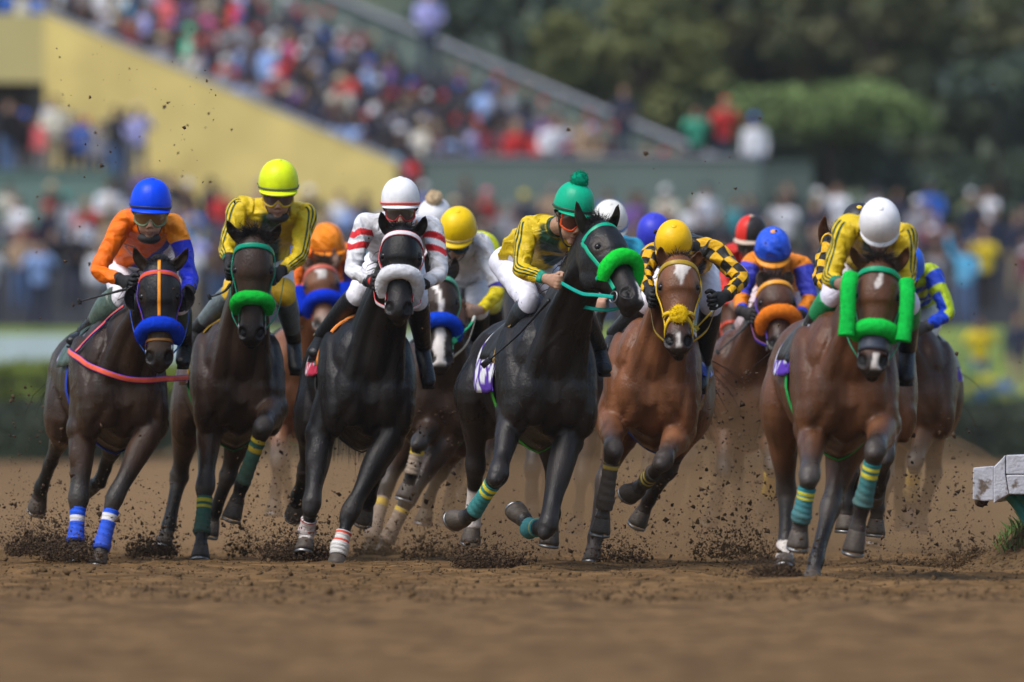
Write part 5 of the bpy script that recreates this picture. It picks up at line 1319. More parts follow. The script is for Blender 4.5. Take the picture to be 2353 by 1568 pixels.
    if pom: 
        b = MB(); ftuft(b, H(0, -.02, 1.16), (rt, f, u), (pom[1],) * 3, pom[0]); b.build('pompom', M['fleece'], hel)
    else:
        b = MB(); b.ell(H(0, -.04, 1.02), (.16 * r, .16 * r, .06 * r), (rt, f, u), 14, 8, cfg.get('button', pc)); b.build('button', M['shell'], hel)
    # ---------------- goggles
    gg = cfg.get('goggles')
    if gg:
        n1, n2 = 9, 34; vs, F_ = [], []; out = []
        def gp(ph, uu, o=0.): return HF((.80 + o) * math.sin(ph) * (1 - .06 * (uu + .95) ** 2), (.86 + o) * math.cos(ph) + .04, uu)
        lo = lambda ph: -1.36 + .26 * math.exp(-(ph / .22) ** 2) + .18 * (abs(ph) / 1.15) ** 4
        hi = lambda ph: -.66 - .10 * (abs(ph) / 1.15) ** 4
        for i in range(n1):
            for j in range(n2):
                ph = -1.12 + 2.24 * j / (n2 - 1); q = i / (n1 - 1); vs.append(list(gp(ph, lo(ph) + (hi(ph) - lo(ph)) * q, .05 * math.sin(math.pi * q))))
        for i in range(n1 - 1):
            for j in range(n2 - 1): q = i * n2 + j; F_.append((q, q + 1, q + n2 + 1, q + n2))
        b = MB()
        phs = np.linspace(-1.12, 1.12, 30)
        ring = [gp(p_, lo(p_), .03) for p_ in phs] + [gp(p_, hi(p_), .03) for p_ in phs[::-1]]
        b.tube(ring, [(.055 * r, .055 * r)] * len(ring), 8, f, closed=True, col=gg['frame']); go = b.build('goggles', M['rubber'], root)
        b = MB(); b.add(vs, F_, gg['lens']); b.build('lens', M['lens'], go)
        ps = [HF(.86 * math.sin(a_), .90 * math.cos(a_) + .0, -.95 + .12 * (1 - math.cos(a_)) * .5) for a_ in np.linspace(1.1, 2 * math.pi - 1.1, 30)]
        b = MB(); b.strap(ps, [p - hx for p in ps], .2 * r, .004, (.02, .02, .02)); b.build('goggle_strap', M['rubber'], go)
    b = MB(); ps = [HF(.72, -.02, -.7), HF(.66, .12, -1.2), HF(.48, .30, -1.75), HF(.2, .5, -2.06), HF(-.2, .5, -2.06), HF(-.48, .30, -1.75), HF(-.66, .12, -1.2), HF(-.72, -.02, -.7)]
    pp, rr, tt = resample(ps, [1] * 8, 40); b.strap(pp, [list(Vector(p) - HF(0, 0, -1.2)) for p in pp], .15 * r, .005, (.015, .015, .015)); b.build('chin_strap', M['rubber'], root)
    if cfg.get('chinguard'):
        b = MB(); b.ell(HF(0, .28, -2.0), (.57 * r, .52 * r, .30 * r), (rt, f, u), 22, 12, (.022, .02, .02)); b.build('neck_gaiter', M['glove'], root)
    return root

def whip(pts_w, label, cols, rad=.008, flap=None):
    root = thing('riding_whip', label, 'whip', pts_w[0])
    b = MB(); c0 = np.array(cols[0]); c1 = np.array(cols[1])
    b.tube(pts_w, [rad * 1.25, rad, rad * .8, rad * .6][:len(pts_w)], 10, (0, 1, 0), n=24, col=lambda T, A, pos: np.where((T < .3)[..., None], c0, c1)); b.build('shaft', M['boot'], root)
    if flap:
        d = unit(pts_w[-1] - pts_w[-2]); b = MB(); s = orth(V(0, 0, 1), d)
        b.strap([pts_w[-1] - d * .02, pts_w[-1] + d * flap * .5, pts_w[-1] + d * flap], [V(0, -1, 0)] * 3, .038, .01, cols[2] if len(cols) > 2 else cols[1]); b.build('flap', M['boot'], root)
    return root
# ================================================================== the field
BAY = dict(base=(.088, .033, .015), points=(.020, .016, .015), muzzle=(.03, .022, .02), tan=(.15, .066, .031), mane=(.02, .014, .012))
DARK = dict(base=(.023, .0125, .0078), points=(.010, .009, .0085), muzzle=(.020, .015, .014), tan=(.078, .042, .026), mane=(.012, .010, .010))
BLACK = dict(base=(.0062, .0054, .0057), points=(.0055, .005, .0055), muzzle=(.016, .013, .013), tan=(.021, .016, .0145), mane=(.010, .009, .010))
CHEST = dict(base=(.145, .056, .024), points=(.035, .024, .02), muzzle=(.05, .032, .026), tan=(.24, .10, .045), mane=(.03, .018, .012))
YEL, GRN, LIME = (.74, .52, .012), (.010, .055, .032), (.72, .86, .01)
TEALC = (.0, .20, .14); WHITE = (.78, .78, .82); ORG = (.88, .17, .005); BLU = (.01, .035, .62); RED = (.62, .02, .02)
def yg_torso(bar=(-.075, -.125)):
    def f(a, d, T, fr):
        def mx(c, q, k): return c * (1 - k[..., None]) + np.array(q) * k[..., None]
        c = np.tile(np.array(YEL), a.shape + (1,)); pan = sstep(.072, .056, np.abs(a)) * sstep(-.05, .2, fr) * sstep(.075, .05, d)
        c = mx(c, GRN, pan); return mx(c, np.array(YEL) * .9, pan * sstep(.064, .05, np.abs(a)) * sstep(bar[0] + .008, bar[0] - .008, d) * sstep(bar[1] - .008, bar[1] + .008, d))
    return f
def mtorso(c, spots=None):
    return const(c)
G = {}
# ---- 1: dark bay, blue roll, orange and blue silks
G[1] = horse(dict(Y=70.4, forelock=.06, label='dark bay horse with blue sheepskin noseband and orange-blue breast collar', seed=1, chest=(284, 893, 0), rump=(208, 895, 1.5), poll=(366, 604, -.42), muz=(366, 838, -.54), n=(.02, -1, .1), lean=.05,
    ears=[(307, 569, -.42), (433, 570, -.42)], fl=[(192, 985, .2), (181, 1148, .05), (174, 1240, .0), (172, 1283, -.04)], fr=[(350, 975, .16), (262, 1150, -.10), (234, 1255, -.16), (226, 1292, -.2)],
    hl=[(148, 960, 1.05), (134, 1018, 1.5), (95, 1122, 1.72), (88, 1156, 1.8)], hr=[(262, 960, 1.0), (256, 1035, 1.45), (228, 1110, 1.6), (206, 1122, 1.66)],
    facetan=(.10, .055, .028), hood=True, blinkers=True, clothdrop=1.12, roll=dict(col=(.005, .05, .62), t=.62, r=.056, off=.034, sag=.13, ang=108), clothc=((.50, .48, .66), (.08, .03, .30)), girth=(.02, .05, .4),
    wraps={'fl': (.22, 1.15, [(.22, .40)], (.01, .10, .75), (.72, .70, .72), .25), 'fr': (.22, 1.25, [(.12, .28)], (.01, .10, .75), (.74, .72, .74), .3)},
    bridle=dict(col=(.62, .10, .05), edge=(.04, .03, .40), brow=(.75, .10, .03), nose=(.45, .22, .06), low=(.45, .20, .05), lowt=.76, centre=(.85, .30, .02), rein=(.02, .25, .75), reinedge=(.02, .08, .5)), hands=[(292, 654, -.22), (438, 690, -.2)],
    chest_straps=[dict(pts=[(163, 806, .5), (195, 832, .2), (250, 858, 0), (310, 872, 0), (370, 872, 0), (432, 868, .3)], w=.036, col=(.80, .12, .06), edge=(.05, .03, .40)),
                  dict(pts=[(182, 812, .4), (225, 765, .2), (262, 728, .1), (292, 705, 0)], w=.018, col=(.70, .10, .06), edge=(.05, .03, .40), name='shoulder_strap')], saddlec=(.05, .09, .075), **DARK))
def t1(a, d, T, fr):
    def mx(c, q, k): return c * (1 - k[..., None]) + np.array(q) * k[..., None]
    c = np.tile(np.array((.95, .16, .002)), a.shape + (1,)); c = mx(c, (.95, .32, .01), sstep(.07, .085, a) * sstep(-.07, -.05, d))
    c = mx(c, (.012, .02, .36), sstep(.142, .158, a - .5 * d) * sstep(-.04, -.056, d))
    bar_ = lambda x0, y0, x1, y1, w_: sstep(w_ + .006, w_ - .004, np.hypot(a - x0 - (x1 - x0) * np.clip(((a - x0) * (x1 - x0) + (d - y0) * (y1 - y0)) / ((x1 - x0) ** 2 + (y1 - y0) ** 2), 0, 1), d - y0 - (y1 - y0) * np.clip(((a - x0) * (x1 - x0) + (d - y0) * (y1 - y0)) / ((x1 - x0) ** 2 + (y1 - y0) ** 2), 0, 1)))
    l = (fr > 0) * np.clip(bar_(-.145, -.195, -.095, -.185, .006) + bar_(-.13, -.25, -.095, -.265, .006) + bar_(-.075, -.17, -.06, -.26, .006) + bar_(-.145, -.195, -.13, -.25, .004), 0, 1)
    return mx(c, (.03, .02, .05), l)
jockey(dict(Y=70.4, label='person in orange and blue silks with bright blue helmet and green rimmed goggles', seed=1, helm=(347, 459, -.12, 94), face=(.05, -.96, -.20), right=(1, 0, -.06), pel=(300, 612, .75), sh=[(286, 505, .1), (405, 520, .1)], el=[(223, 625, -.02), (437, 645, -.02)],
    wr=[(276, 643, -.16), (432, 672, -.2)], hd=[(294, 652, -.24), (420, 690, -.28)], kn=[(282, 685, .28), (412, 700, .3)], an=[(192, 765, .58), (424, 790, .6)], toe=[(165, 772, .42), (420, 822, .45)], torso=t1,
    sleeve=[const((.95, .18, .002)), lambda T, A, pos: np.where((T > .30)[..., None], np.array((.012, .03, .58)), np.array((.95, .30, .01)))], helmc=(.0, .06, .82), bandc=(.03, .04, .10), bandw=.12, goggles=dict(frame=(.16, .24, .13), lens=(.20, .10, .035)), chinguard=True,
    glove=((.012, .012, .014), (.012, .012, .014)), boot=(.014, .014, .016), boottop=(.075, .115, .095), boott=.62, calf=(1.45, 1.), breech=(.76, .74, .80), stubble=.5))
whip([P(292, 664, 70.1), P(262, 672, 70.15), P(225, 682, 70.2), P(180, 694, 70.25)], 'black riding whip held by the person in orange and blue', [(.02, .02, .02), (.016, .016, .016)], .008, .001)
# ---- 2: dark horse, green roll, yellow silks
G[2] = horse(dict(Y=71.6, label='dark brown horse with bright green sheepskin noseband and green bridle', seed=2, chest=(553, 888, 0), rump=(506, 890, 1.5), poll=(583, 540, -.4), muz=(577, 784, -.5), n=(-.02, -1, .12),
    ears=[(521, 507, -.42), (645, 515, -.42)], fl=[(484, 950, .2), (472, 1122, -.04), (464, 1222, -.1), (460, 1284, -.16)], fr=[(625, 938, .15), (604, 985, -.32), (557, 1112, -.22), (534, 1184, -.16)],
    hl=[(437, 945, 1.1), (411, 1100, 1.35), (388, 1210, 1.25), (376, 1250, 1.2)], hr=[(560, 975, 1.0), (523, 1095, 1.1), (494, 1175, 1.2), (484, 1215, 1.22)],
    roll=dict(col=(.01, .55, .05), t=.60, r=.056, off=.022, sag=.11, ang=108), saddlec=(.07, .02, .02), sadw=1.55, trims=.245, trimd=1.5, saddletrim=(.42, .26, .03), girth=(.01, .25, .05), clothc=((.60, .55, .72), (.16, .08, .35)),
    wraps={'fl': (.20, 1.1, [(.07, .15), (.22, .30)], (.03, .15, .11), (.62, .55, .04), .45), 'fr': (.10, .98, [(.05, .15), (.26, .36)], (.03, .15, .11), (.68, .52, .03), .5)}, bridle=dict(col=(.0, .26, .15), brow=(.0, .30, .17), rein=(.0, .28, .17)), hands=[(532, 618, -.18), (652, 640, -.2)], **dict(DARK, base=(.026, .0145, .0095), tan=(.075, .042, .027))))
yel_sl = stripes3(YEL, (.008, .045, .02), (.0, .20, .11))
jockey(dict(Y=71.6, label='person in yellow silks with green panel, lime helmet and yellow rimmed goggles', seed=2, helm=(640, 414, -.1, 91), face=(.02, -.94, -.30), right=(1, 0, -.03), pel=(602, 600, .75), sh=[(548, 478, .1), (702, 492, .1)], el=[(520, 572, -.05), (688, 590, -.05)],
    wr=[(527, 598, -.17), (648, 622, -.18)], hd=[(526, 618, -.25), (632, 634, -.28)], kn=[(534, 672, .28), (655, 680, .3)], an=[(450, 760, .56), (676, 785, .6)], toe=[(436, 785, .42), (680, 838, .45)], torso=yg_torso(), sleeve=[yel_sl, stripes3(YEL, (.008, .045, .02), (.5, .36, .02))],
    helmc=LIME, bandc=(.12, .13, .08), bandw=.12, goggles=dict(frame=(.62, .40, .02), lens=(.12, .08, .06)), chinguard=True, glove=((.016, .015, .015), (.016, .015, .015)), boot=(.018, .018, .018), boottop=(.13, .16, .17), boott=.72, breech=(.76, .74, .80), breechlow=(.68, .42, .02), breecht=.74, skin=(.44, .25, .17)))
whip([P(530, 652, 71.3), P(518, 668, 71.3), P(500, 677, 71.3), P(478, 684, 71.3)], 'short dark riding whip held by the lime helmeted person', [(.03, .02, .015), (.02, .02, .02)], .009, .001)
# ---- 3: black horse, white roll, white silks with red chevrons
G[3] = horse(dict(Y=69.8, forelock=.055, label='black horse with white sheepskin noseband and white-red bridle', seed=3, chest=(851, 888, 0), rump=(794, 888, 1.5), poll=(925, 521, -.38), muz=(915, 722, -.60), n=(-.01, -1, .3),
    ears=[(875, 487, -.4), (978, 497, -.4)], fl=[(738, 1000, .2), (716, 1160, -.02), (705, 1222, .06), (700, 1258, .02)], fr=[(893, 1005, .16), (804, 1178, -.10), (781, 1255, -.16), (773, 1295, -.2)],
    hl=[(722, 960, 1.05), (704, 1082, 1.4), (684, 1142, 1.6), (679, 1170, 1.7)], hr=[(880, 975, 1.0), (866, 1075, 1.2), (846, 1150, 1.4), (838, 1180, 1.45)],
    roll=dict(col=(.76, .76, .80), t=.56, r=.058, off=.030, sag=.17, ang=112), saddlec=(.03, .03, .03), saddletrim=(.80, .26, .05), trimw=.075, trims=.262, trimd=1.3, girth=(.02, .02, .02), socks={'fl': 2.15}, clothc=((.70, .68, .74), (.55, .03, .08)),
    wraps={'fr': (.58, 1.55, [(.03, .14), (.36, .44)], (.62, .60, .58), (.65, .08, .04), .1), 'fl': (.55, 1.1, [(.02, .12), (.6, .7)], (.55, .48, .46), (.40, .06, .04), .2)}, bridle=dict(col=(.75, .70, .74), edge=(.62, .03, .04), rein=(.74, .70, .72), reinedge=(.6, .03, .03)), hands=[(858, 650, -.22), (966, 655, -.22)], tailx=.12, tailsag=.9, dusty=.25, **BLACK))
def chev(out):
    def f(T, A, pos):
        a = np.abs((A + math.pi + .15) % (2 * math.pi) - math.pi); q = T + .045 * np.minimum(a, 2.4); on = ((q > .30) & (q < .375)) | ((q > .445) & (q < .52))
        return np.where(on[..., None], np.array((.62, .015, .02)), np.array(WHITE))
    return f
jockey(dict(Y=69.8, label='person in white silks with red sleeve chevrons, white helmet and red goggles', seed=3, helm=(920, 453, -.1, 88), face=(0, -.98, -.16), pel=(905, 606, .75), sh=[(836, 516, .1), (994, 524, .1)], el=[(809, 620, -.04), (1012, 630, -.04)],
    wr=[(848, 646, -.17), (972, 652, -.18)], hd=[(858, 648, -.26), (954, 655, -.28)], kn=[(822, 678, .26), (958, 690, .3)], an=[(738, 772, .56), (972, 800, .6)], toe=[(722, 800, .42), (985, 868, .42)], torso=const(WHITE), sleeve=[chev(-1), chev(1)],
    helmc=(.80, .80, .84), bandc=(.66, .07, .04), bandw=.12, peak=.2, goggles=dict(frame=(.50, .03, .03), lens=(.10, .07, .06)), glove=((.016, .014, .016), (.016, .014, .016)), glove2=(.62, .03, .02), boot=(.012, .012, .014), breech=(.78, .77, .84), boottrim=(.62, .58, .40), skin=(.50, .30, .21), stubble=.2))
# ---- 4: black horse with hood turning its head, green pompom helmet
G[4] = horse(dict(Y=67.6, label='black horse in black hood with lime green sheepskin noseband, head turned aside', seed=4, chest=(1270, 885, 0), rump=(1170, 880, 1.5), poll=(1381, 514, -.30), muz=(1467, 688, -.72), n=(.62, -.62, .45),
    ears=[(1324, 463, -.44), (1421, 470, -.36)], earcol=(.03, .022, .018), fl=[(1178, 950, .2), (1144, 1092, -.2), (1088, 1178, -.02), (1052, 1200, .12)], fr=[(1302, 1012, .2), (1257, 1212, -.14), (1216, 1214, .2), (1195, 1180, .34)],
    hl=[(1092, 905, 1.1), (1093, 1072, 1.3), (1090, 1165, 1.45), (1082, 1240, 1.5)], hr=[(1255, 960, 1.0), (1276, 1110, 1.1), (1272, 1180, 1.2), (1262, 1244, 1.22)], hood=True, hooffwd={'fl': (-.6, -.5, .6), 'fr': (-.8, .2, .5)},
    roll=dict(col=(.01, .66, .05), t=.55, r=.056, off=.036, sag=.12, ang=104), saddlec=(.02, .018, .018), saddletrim=(.36, .22, .06), girth=(.06, .40, .03), socks={'hl': 1.55}, clothdrop=1.7,
    marks=[(.80, 1.0, .030, .036, .014, .03)], wraps={'fl': (.22, .98, [(.06, .17), (.26, .36)], (.02, .20, .20), (.68, .60, .03), .2), 'fr': (.55, 1.15, [(.0, .1)], (.03, .20, .22), (.30, .30, .10), .2)}, bridle=dict(col=(.0, .35, .20), rein=(.0, .38, .30), reinedge=(.0, .25, .2)), hands=[(1282, 646, -.30), (1310, 700, -.1)], dusty=.2, **dict(BLACK, base=(.0092, .0074, .0074), tan=(.028, .020, .0175))))
jockey(dict(Y=67.6, label='person in yellow silks with green helmet topped by a pompom, orange goggles', seed=4, facelen=1.2, helm=(1321, 465, -.20, 91), face=(.40, -.86, -.30), right=(.83, .52, -.06), pel=(1195, 606, .72), sh=[(1214, 520, .14), (1330, 545, .05)], el=[(1196, 622, -.02), (1335, 650, .05)],
    wr=[(1252, 640, -.2), (1318, 672, -.02)], hd=[(1273, 646, -.28), (1305, 690, -.04)], kn=[(1216, 695, .22), (1330, 705, .3)], an=[(1160, 785, .5), (1378, 800, .6)], toe=[(1140, 812, .38), (1390, 838, .45)], torso=yg_torso(), sleeve=[stripes3(YEL, (.008, .05, .02), (.0, .26, .17)), stripes3(YEL, (.008, .05, .02), (.0, .26, .17))],
    helmc=(.0, .40, .22), bandc=(.04, .10, .07), bandw=.13, pompom=((.0, .30, .17), .052), goggles=dict(frame=(.75, .08, .01), lens=(.09, .03, .02)), boot=(.02, .022, .024), boottop=(.035, .045, .055), breech=(.74, .74, .86), skin=(.42, .24, .16), stubble=.1, collar=[('collar', GRN, .05)]))
whip([P(1262, 690, 67.4), P(1240, 715, 67.5), P(1190, 770, 67.6), P(1122, 830, 67.7)], 'long black riding whip beside the purple patterned saddle cloth', [(.014, .014, .016), (.012, .012, .014)], .0085, .05)
# ---- 5: chestnut, yellow bridle, yellow and black checks
G[5] = horse(dict(Y=69.4, forelock=.055, label='chestnut horse with white star and yellow crossed bridle', seed=5, chest=(1494, 890, 0), rump=(1536, 888, 1.5), poll=(1560, 589, -.35), muz=(1560, 798, -.62), n=(0, -1, .35),
    ears=[(1517, 567, -.36), (1609, 577, -.36)], fl=[(1404, 965, .18), (1409, 1036, -.30), (1391, 1148, -.24), (1380, 1220, -.2)], fr=[(1562, 985, .18), (1523, 1062, -.26), (1484, 1106, -.02), (1454, 1138, .1)],
    hl=[(1440, 965, 1.0), (1388, 1105, .9), (1368, 1235, .7), (1358, 1296, .62)], hr=[(1585, 960, 1.1), (1535, 1080, 1.2), (1490, 1150, 1.35), (1470, 1192, 1.4)], saddlec=(.03, .02, .02), clothc=((.62, .64, .74), (.02, .08, .50)), girth=(.02, .08, .4),
    marks=[(.10, .24, .02, .01, .05, .034), (.22, .36, .012, .012, .022, .004), (.86, 1.0, 0, 0, .012, .016)], bridle=dict(col=(.78, .50, .01), brow=(.40, .26, .02), nose=(.72, .46, .01), star=(.80, .52, .01), rein=(.70, .45, .02), reinedge=(.06, .05, .02)), hands=[(1494, 690, -.2), (1648, 690, -.2)],
    wraps={'fl': (.15, 1.3, [(.02, .09), (.13, .2)], (.105, .085, .070), (.62, .46, .08), .35), 'fr': (.55, 1.0, [(.3, .45), (.6, .75)], (.07, .06, .05), (.65, .50, .06), .3)}, hooffwd={'fr': (-.7, -.3, .5)}, dusty=.8, **CHEST))
BLK = (.020, .018, .016); YB = (.85, .46, .005)
def t5(a, d, T, fr):
    on = (np.abs(a) > .055) & (np.abs(a) < .15) & (d > -.25); return np.where(on[..., None], np.array(BLK), np.array(YB))
jockey(dict(Y=69.4, label='person in yellow and black checked sleeves with plain yellow helmet, face down', seed=5, helm=(1548, 552, -.12, 85), face=(-.05, -.70, -.71), pel=(1582, 625, .75), sh=[(1497, 586, .06), (1634, 572, .1)], el=[(1478, 632, -.05), (1706, 640, -.02)],
    wr=[(1492, 668, -.17), (1668, 680, -.17)], hd=[(1496, 682, -.25), (1648, 690, -.26)], kn=[(1486, 698, .28), (1634, 702, .3)], an=[(1410, 768, .56), (1616, 835, .6)], toe=[(1395, 790, .42), (1606, 880, .42)], torso=t5, sleeve=[checks(BLK, YB, 6, 8), checks(BLK, YB, 6, 8)],
    helmc=(.88, .52, .005), bandc=(.10, .08, .06), bandw=.13, peakc=(.88, .52, .01), peak=.3, glove=((.016, .016, .016), (.016, .016, .016)), boot=(.024, .024, .026), breech=(.74, .73, .82), skin=(.3, .17, .12), goggles=dict(frame=(.02, .02, .02), lens=(.03, .03, .03))))
whip([P(1648, 700, 69.1), P(1640, 712, 69.1), P(1620, 733, 69.1), P(1598, 756, 69.1)], 'pale whip shaft with yellow cord in the black gloved hand', [(.75, .75, .70), (.70, .48, .03)], .007, .001)
# ---- 6: bay with green cheek rolls, white helmet
G[6] = horse(dict(Y=62.8, k=1.07, forelock=.09, label='bright bay horse with thin white blaze and green fleece cheek rolls', seed=6, chest=(1951, 890, 0), rump=(1874, 888, 1.5), poll=(2022, 598, -.4), muz=(2004, 848, -.58), n=(-.05, -1, .2),
    ears=[(1955, 567, -.42), (2088, 567, -.42)], fl=[(1866, 985, .18), (1860, 1096, -.28), (1842, 1185, -.24), (1834, 1244, -.2)], fr=[(2028, 975, .16), (2012, 1036, -.30), (1982, 1158, -.2), (1961, 1262, -.14)],
    hl=[(1798, 945, 1.15), (1806, 1130, 1.35), (1805, 1250, 1.25), (1802, 1306, 1.15)], hr=[(1950, 1010, .8), (1908, 1168, .62), (1874, 1292, .34), (1862, 1346, .24)], socks={'hl': 1.95},
    marks=[(.13, .23, .015, .0, .008, .016), (.23, .30, .0, -.004, .018, .010), (.30, .46, -.004, -.004, .007, .004), (.86, 1.0, .015, .02, .020, .030)], facetan=(.16, .075, .05),
    roll=dict(col=(.01, .60, .07), t=.635, r=.056, off=.020, sag=.05, ang=100), cheekrolls=[dict(pts=[(1956, 632, -.44), (1950, 660, -.5), (1948, 720, -.54), (1945, 772, -.56)], col=(.01, .60, .08), r=.043), dict(pts=[(2083, 646, -.44), (2085, 680, -.5), (2081, 740, -.54), (2074, 784, -.56)], col=(.01, .60, .08), r=.040)],
    saddlec=(.03, .02, .02), clothc=((.66, .66, .80), (.10, .03, .42)), girth=(.02, .40, .08), wraps={'fl': (.28, 1.25, [(.10, .20), (.26, .34)], (.02, .22, .25), (.68, .62, .03), .5), 'fr': (.22, 1.05, [(.08, .16), (.24, .33)], (.02, .20, .21), (.68, .60, .03), .55)}, bridle=dict(col=(.0, .30, .14), rein=(.0, .28, .14), low=(.06, .07, .10), lowt=.76, loww=.085), hands=[(1934, 652, -.18), (2085, 670, -.2)], dusty=.7, **BAY))
jockey(dict(Y=62.8, label='person in yellow silks with bare white helmet bent low over bay horse', seed=6, helm=(2022, 508, -.2, 95), face=(.02, -.55, -.83), pel=(1985, 615, .75), sh=[(1944, 522, .08), (2080, 542, .08)], el=[(1908, 640, -.02), (2084, 640, -.02)],
    wr=[(1926, 652, -.14), (2082, 668, -.16)], hd=[(1938, 655, -.22), (2078, 682, -.22)], kn=[(1914, 678, .22), (2086, 700, .3)], an=[(1842, 792, .54), (2084, 805, .6)], toe=[(1820, 814, .4), (2082, 858, .42)], torso=yg_torso(), sleeve=[stripes3(YEL, (.008, .05, .02), (.0, .22, .14)), stripes3(YEL, (.008, .05, .02), (.0, .22, .14))],
    helmc=(.80, .80, .84), bandc=None, peak=.16, boot=(.016, .017, .019), boottop=(.01, .24, .08), boott=.36, boottrim=(.66, .58, .30), breech=(.72, .70, .86), collar=[('collar', (.02, .02, .03), .06)], skin=(.3, .17, .12), hem=.05))
# ---- behind: the rest of the field, partly hidden
def back_h(Y, label, chest, rump, poll, muz, fl, fr, hl, hr, coat=DARK, **kw):
    d = dict(Y=Y, label=label, seed=kw.pop('seed', 11), chest=chest, rump=rump, poll=poll, muz=muz, fl=fl, fr=fr, hl=hl, hr=hr, bridle=kw.pop('bridle', dict(col=(.02, .02, .02))), **kw); d.update({q: coat[q] for q in coat if q not in kw}); return horse(d, fine=False)
def back_j(Y, label, hx_, hw, pel, sh, el, wr, hd, kn, an, toe, **kw):
    d = dict(Y=Y, label=label, seed=kw.pop('seed', 5), helm=(hx_[0], hx_[1], -.1, hw), pel=pel + (.75,), sh=[q + (.1,) for q in sh], el=[q + (-.02,) for q in el], wr=[q + (-.16,) for q in wr], hd=[q + (-.24,) for q in hd], kn=[q + (.28,) for q in kn], an=[q + (.58,) for q in an], toe=[q + (.44,) for q in toe]); d.update(kw); return jockey(d, fine=False)
# orange rider
back_h(80, 'reddish chestnut horse with white star and blue fleece cheek rolls in orange rider\'s charge', (690, 890, 0), (655, 890, 1.5), (736, 606, -.4), (747, 752, -.66), [(648, 955, .2), (640, 1062, -.1), (634, 1128, -.1), (630, 1172, -.12)], [(735, 960, .2), (722, 1060, -.2), (705, 1130, 0), (700, 1170, 0)], [(640, 960, 1.1), (650, 1070, 1.4), (665, 1140, 1.6), (672, 1160, 1.7)], [(720, 960, 1.1), (705, 1080, 1.3), (700, 1170, 1.3), (698, 1210, 1.3)], CHEST, n=(0, -1, .5),
    marks=[(.10, .30, .0, .0, .035, .03)], roll=dict(col=(.005, .04, .62), t=.58, r=.06, off=.03, sag=.12), cheekrolls=[dict(pts=[(690, 662, -.42), (691, 690, -.46), (700, 720, -.5)], col=(.005, .04, .60), r=.058), dict(pts=[(792, 655, -.42), (795, 680, -.46), (785, 715, -.5)], col=(.005, .04, .60), r=.058)], bridle=dict(col=(.55, .12, .08)), muzzle=(.22, .16, .13), seed=21)
back_j(80, 'person in orange silks with matching orange helmet', (752, 553), 78, (735, 650), [(694, 585), (803, 582)], [(672, 660), (808, 650)], [(688, 700), (790, 690)], [(700, 700), (780, 690)], [(690, 720), (790, 715)], [(660, 780), (800, 790)], [(650, 800), (805, 820)], face=(.4, -.85, -.35), torso=const((.90, .19, .01)), sleeve=[const((.90, .17, .01)), lambda T, A, pos: np.where((T > .35)[..., None], np.array((.03, .02, .25)), np.array((.90, .20, .01)))], helmc=(.92, .26, .005), bandc=(.50, .14, .01), helmmat='silk', peak=.3, breech=(.9, .2, .02), glove=((.02, .02, .02), (.02, .02, .02)), goggles=dict(frame=(.8, .3, .02), lens=(.05, .03, .02)))
# yellow cap, white silks
back_h(74, 'dark horse with crooked white blaze and blue sheepskin noseband', (1022, 908, 0), (1000, 900, 1.5), (1008, 622, -.36), (1012, 838, -.62), [(1000, 962, .2), (964, 1018, -.2), (946, 1090, -.2), (932, 1136, -.2)], [(1050, 975, .2), (935, 1150, .0), (890, 1240, 0), (876, 1268, 0)], [(950, 985, 1.0), (885, 1120, .9), (857, 1228, .75), (845, 1288, .7)], [(1070, 985, 1.1), (1010, 1090, 1.4), (985, 1150, 1.5), (975, 1190, 1.5)], DARK, n=(0, -1, .35),
    ears=[(984, 578, -.36), (1046, 590, -.36)], marks=[(.18, .28, -.03, .0, .022, .016), (.28, .42, .0, .012, .014, .018), (.42, .62, .012, .012, .014, .018), (.62, 1.0, .008, -.012, .026, .04)], roll=dict(col=(.005, .06, .60), t=.56, r=.056, off=.03, sag=.12, ang=105), bridle=dict(col=(.10, .40, .26), rein=(.55, .50, .40)), hands=[(965, 700, -.2), (1096, 718, -.2)], wraps={'fl': (.1, 1.0, [(.05, .3)], (.36, .28, .21), (.66, .46, .05), .25), 'fr': (.2, 1.2, [(.0, .12)], (.32, .24, .18), (.66, .46, .05), .5), 'hl': (.25, 1.2, [(.04, .2)], (.33, .26, .21), (.62, .42, .06), .5)}, muzzle=(.03, .022, .02), seed=22)
back_j(74, 'person in white silks with yellow gauntlet and yellow helmet above dark blazed horse', (1051, 521), 85, (1070, 650), [(1010, 565), (1108, 560)], [(1000, 660), (1146, 668)], [(985, 700), (1106, 712)], [(970, 705), (1088, 716)], [(1010, 720), (1100, 712)], [(985, 800), (1100, 800)], [(980, 830), (1100, 835)], face=(-.30, -.72, -.60), torso=const((.70, .69, .73)), sleeve=[const((.70, .69, .73)), lambda T, A, pos: np.where((T > .66)[..., None], np.array((.78, .62, .01)), np.where((T > .58)[..., None], np.array((.05, .04, .32)), np.array((.70, .69, .73))))],
    helmc=(.88, .58, .005), bandc=(.70, .55, .25), bandw=.14, breech=(.70, .68, .70), skin=(.40, .24, .17), goggles=dict(frame=(.02, .05, .07), lens=(.02, .05, .07)), seed=8)
whip([P(1090, 728, 73.7), P(1082, 745, 73.6), P(1060, 768, 73.5), P(1043, 783, 73.5)], 'green and white riding whip pointing down in a bare hand', [(.68, .70, .60), (.03, .45, .20)], .008, .02, )
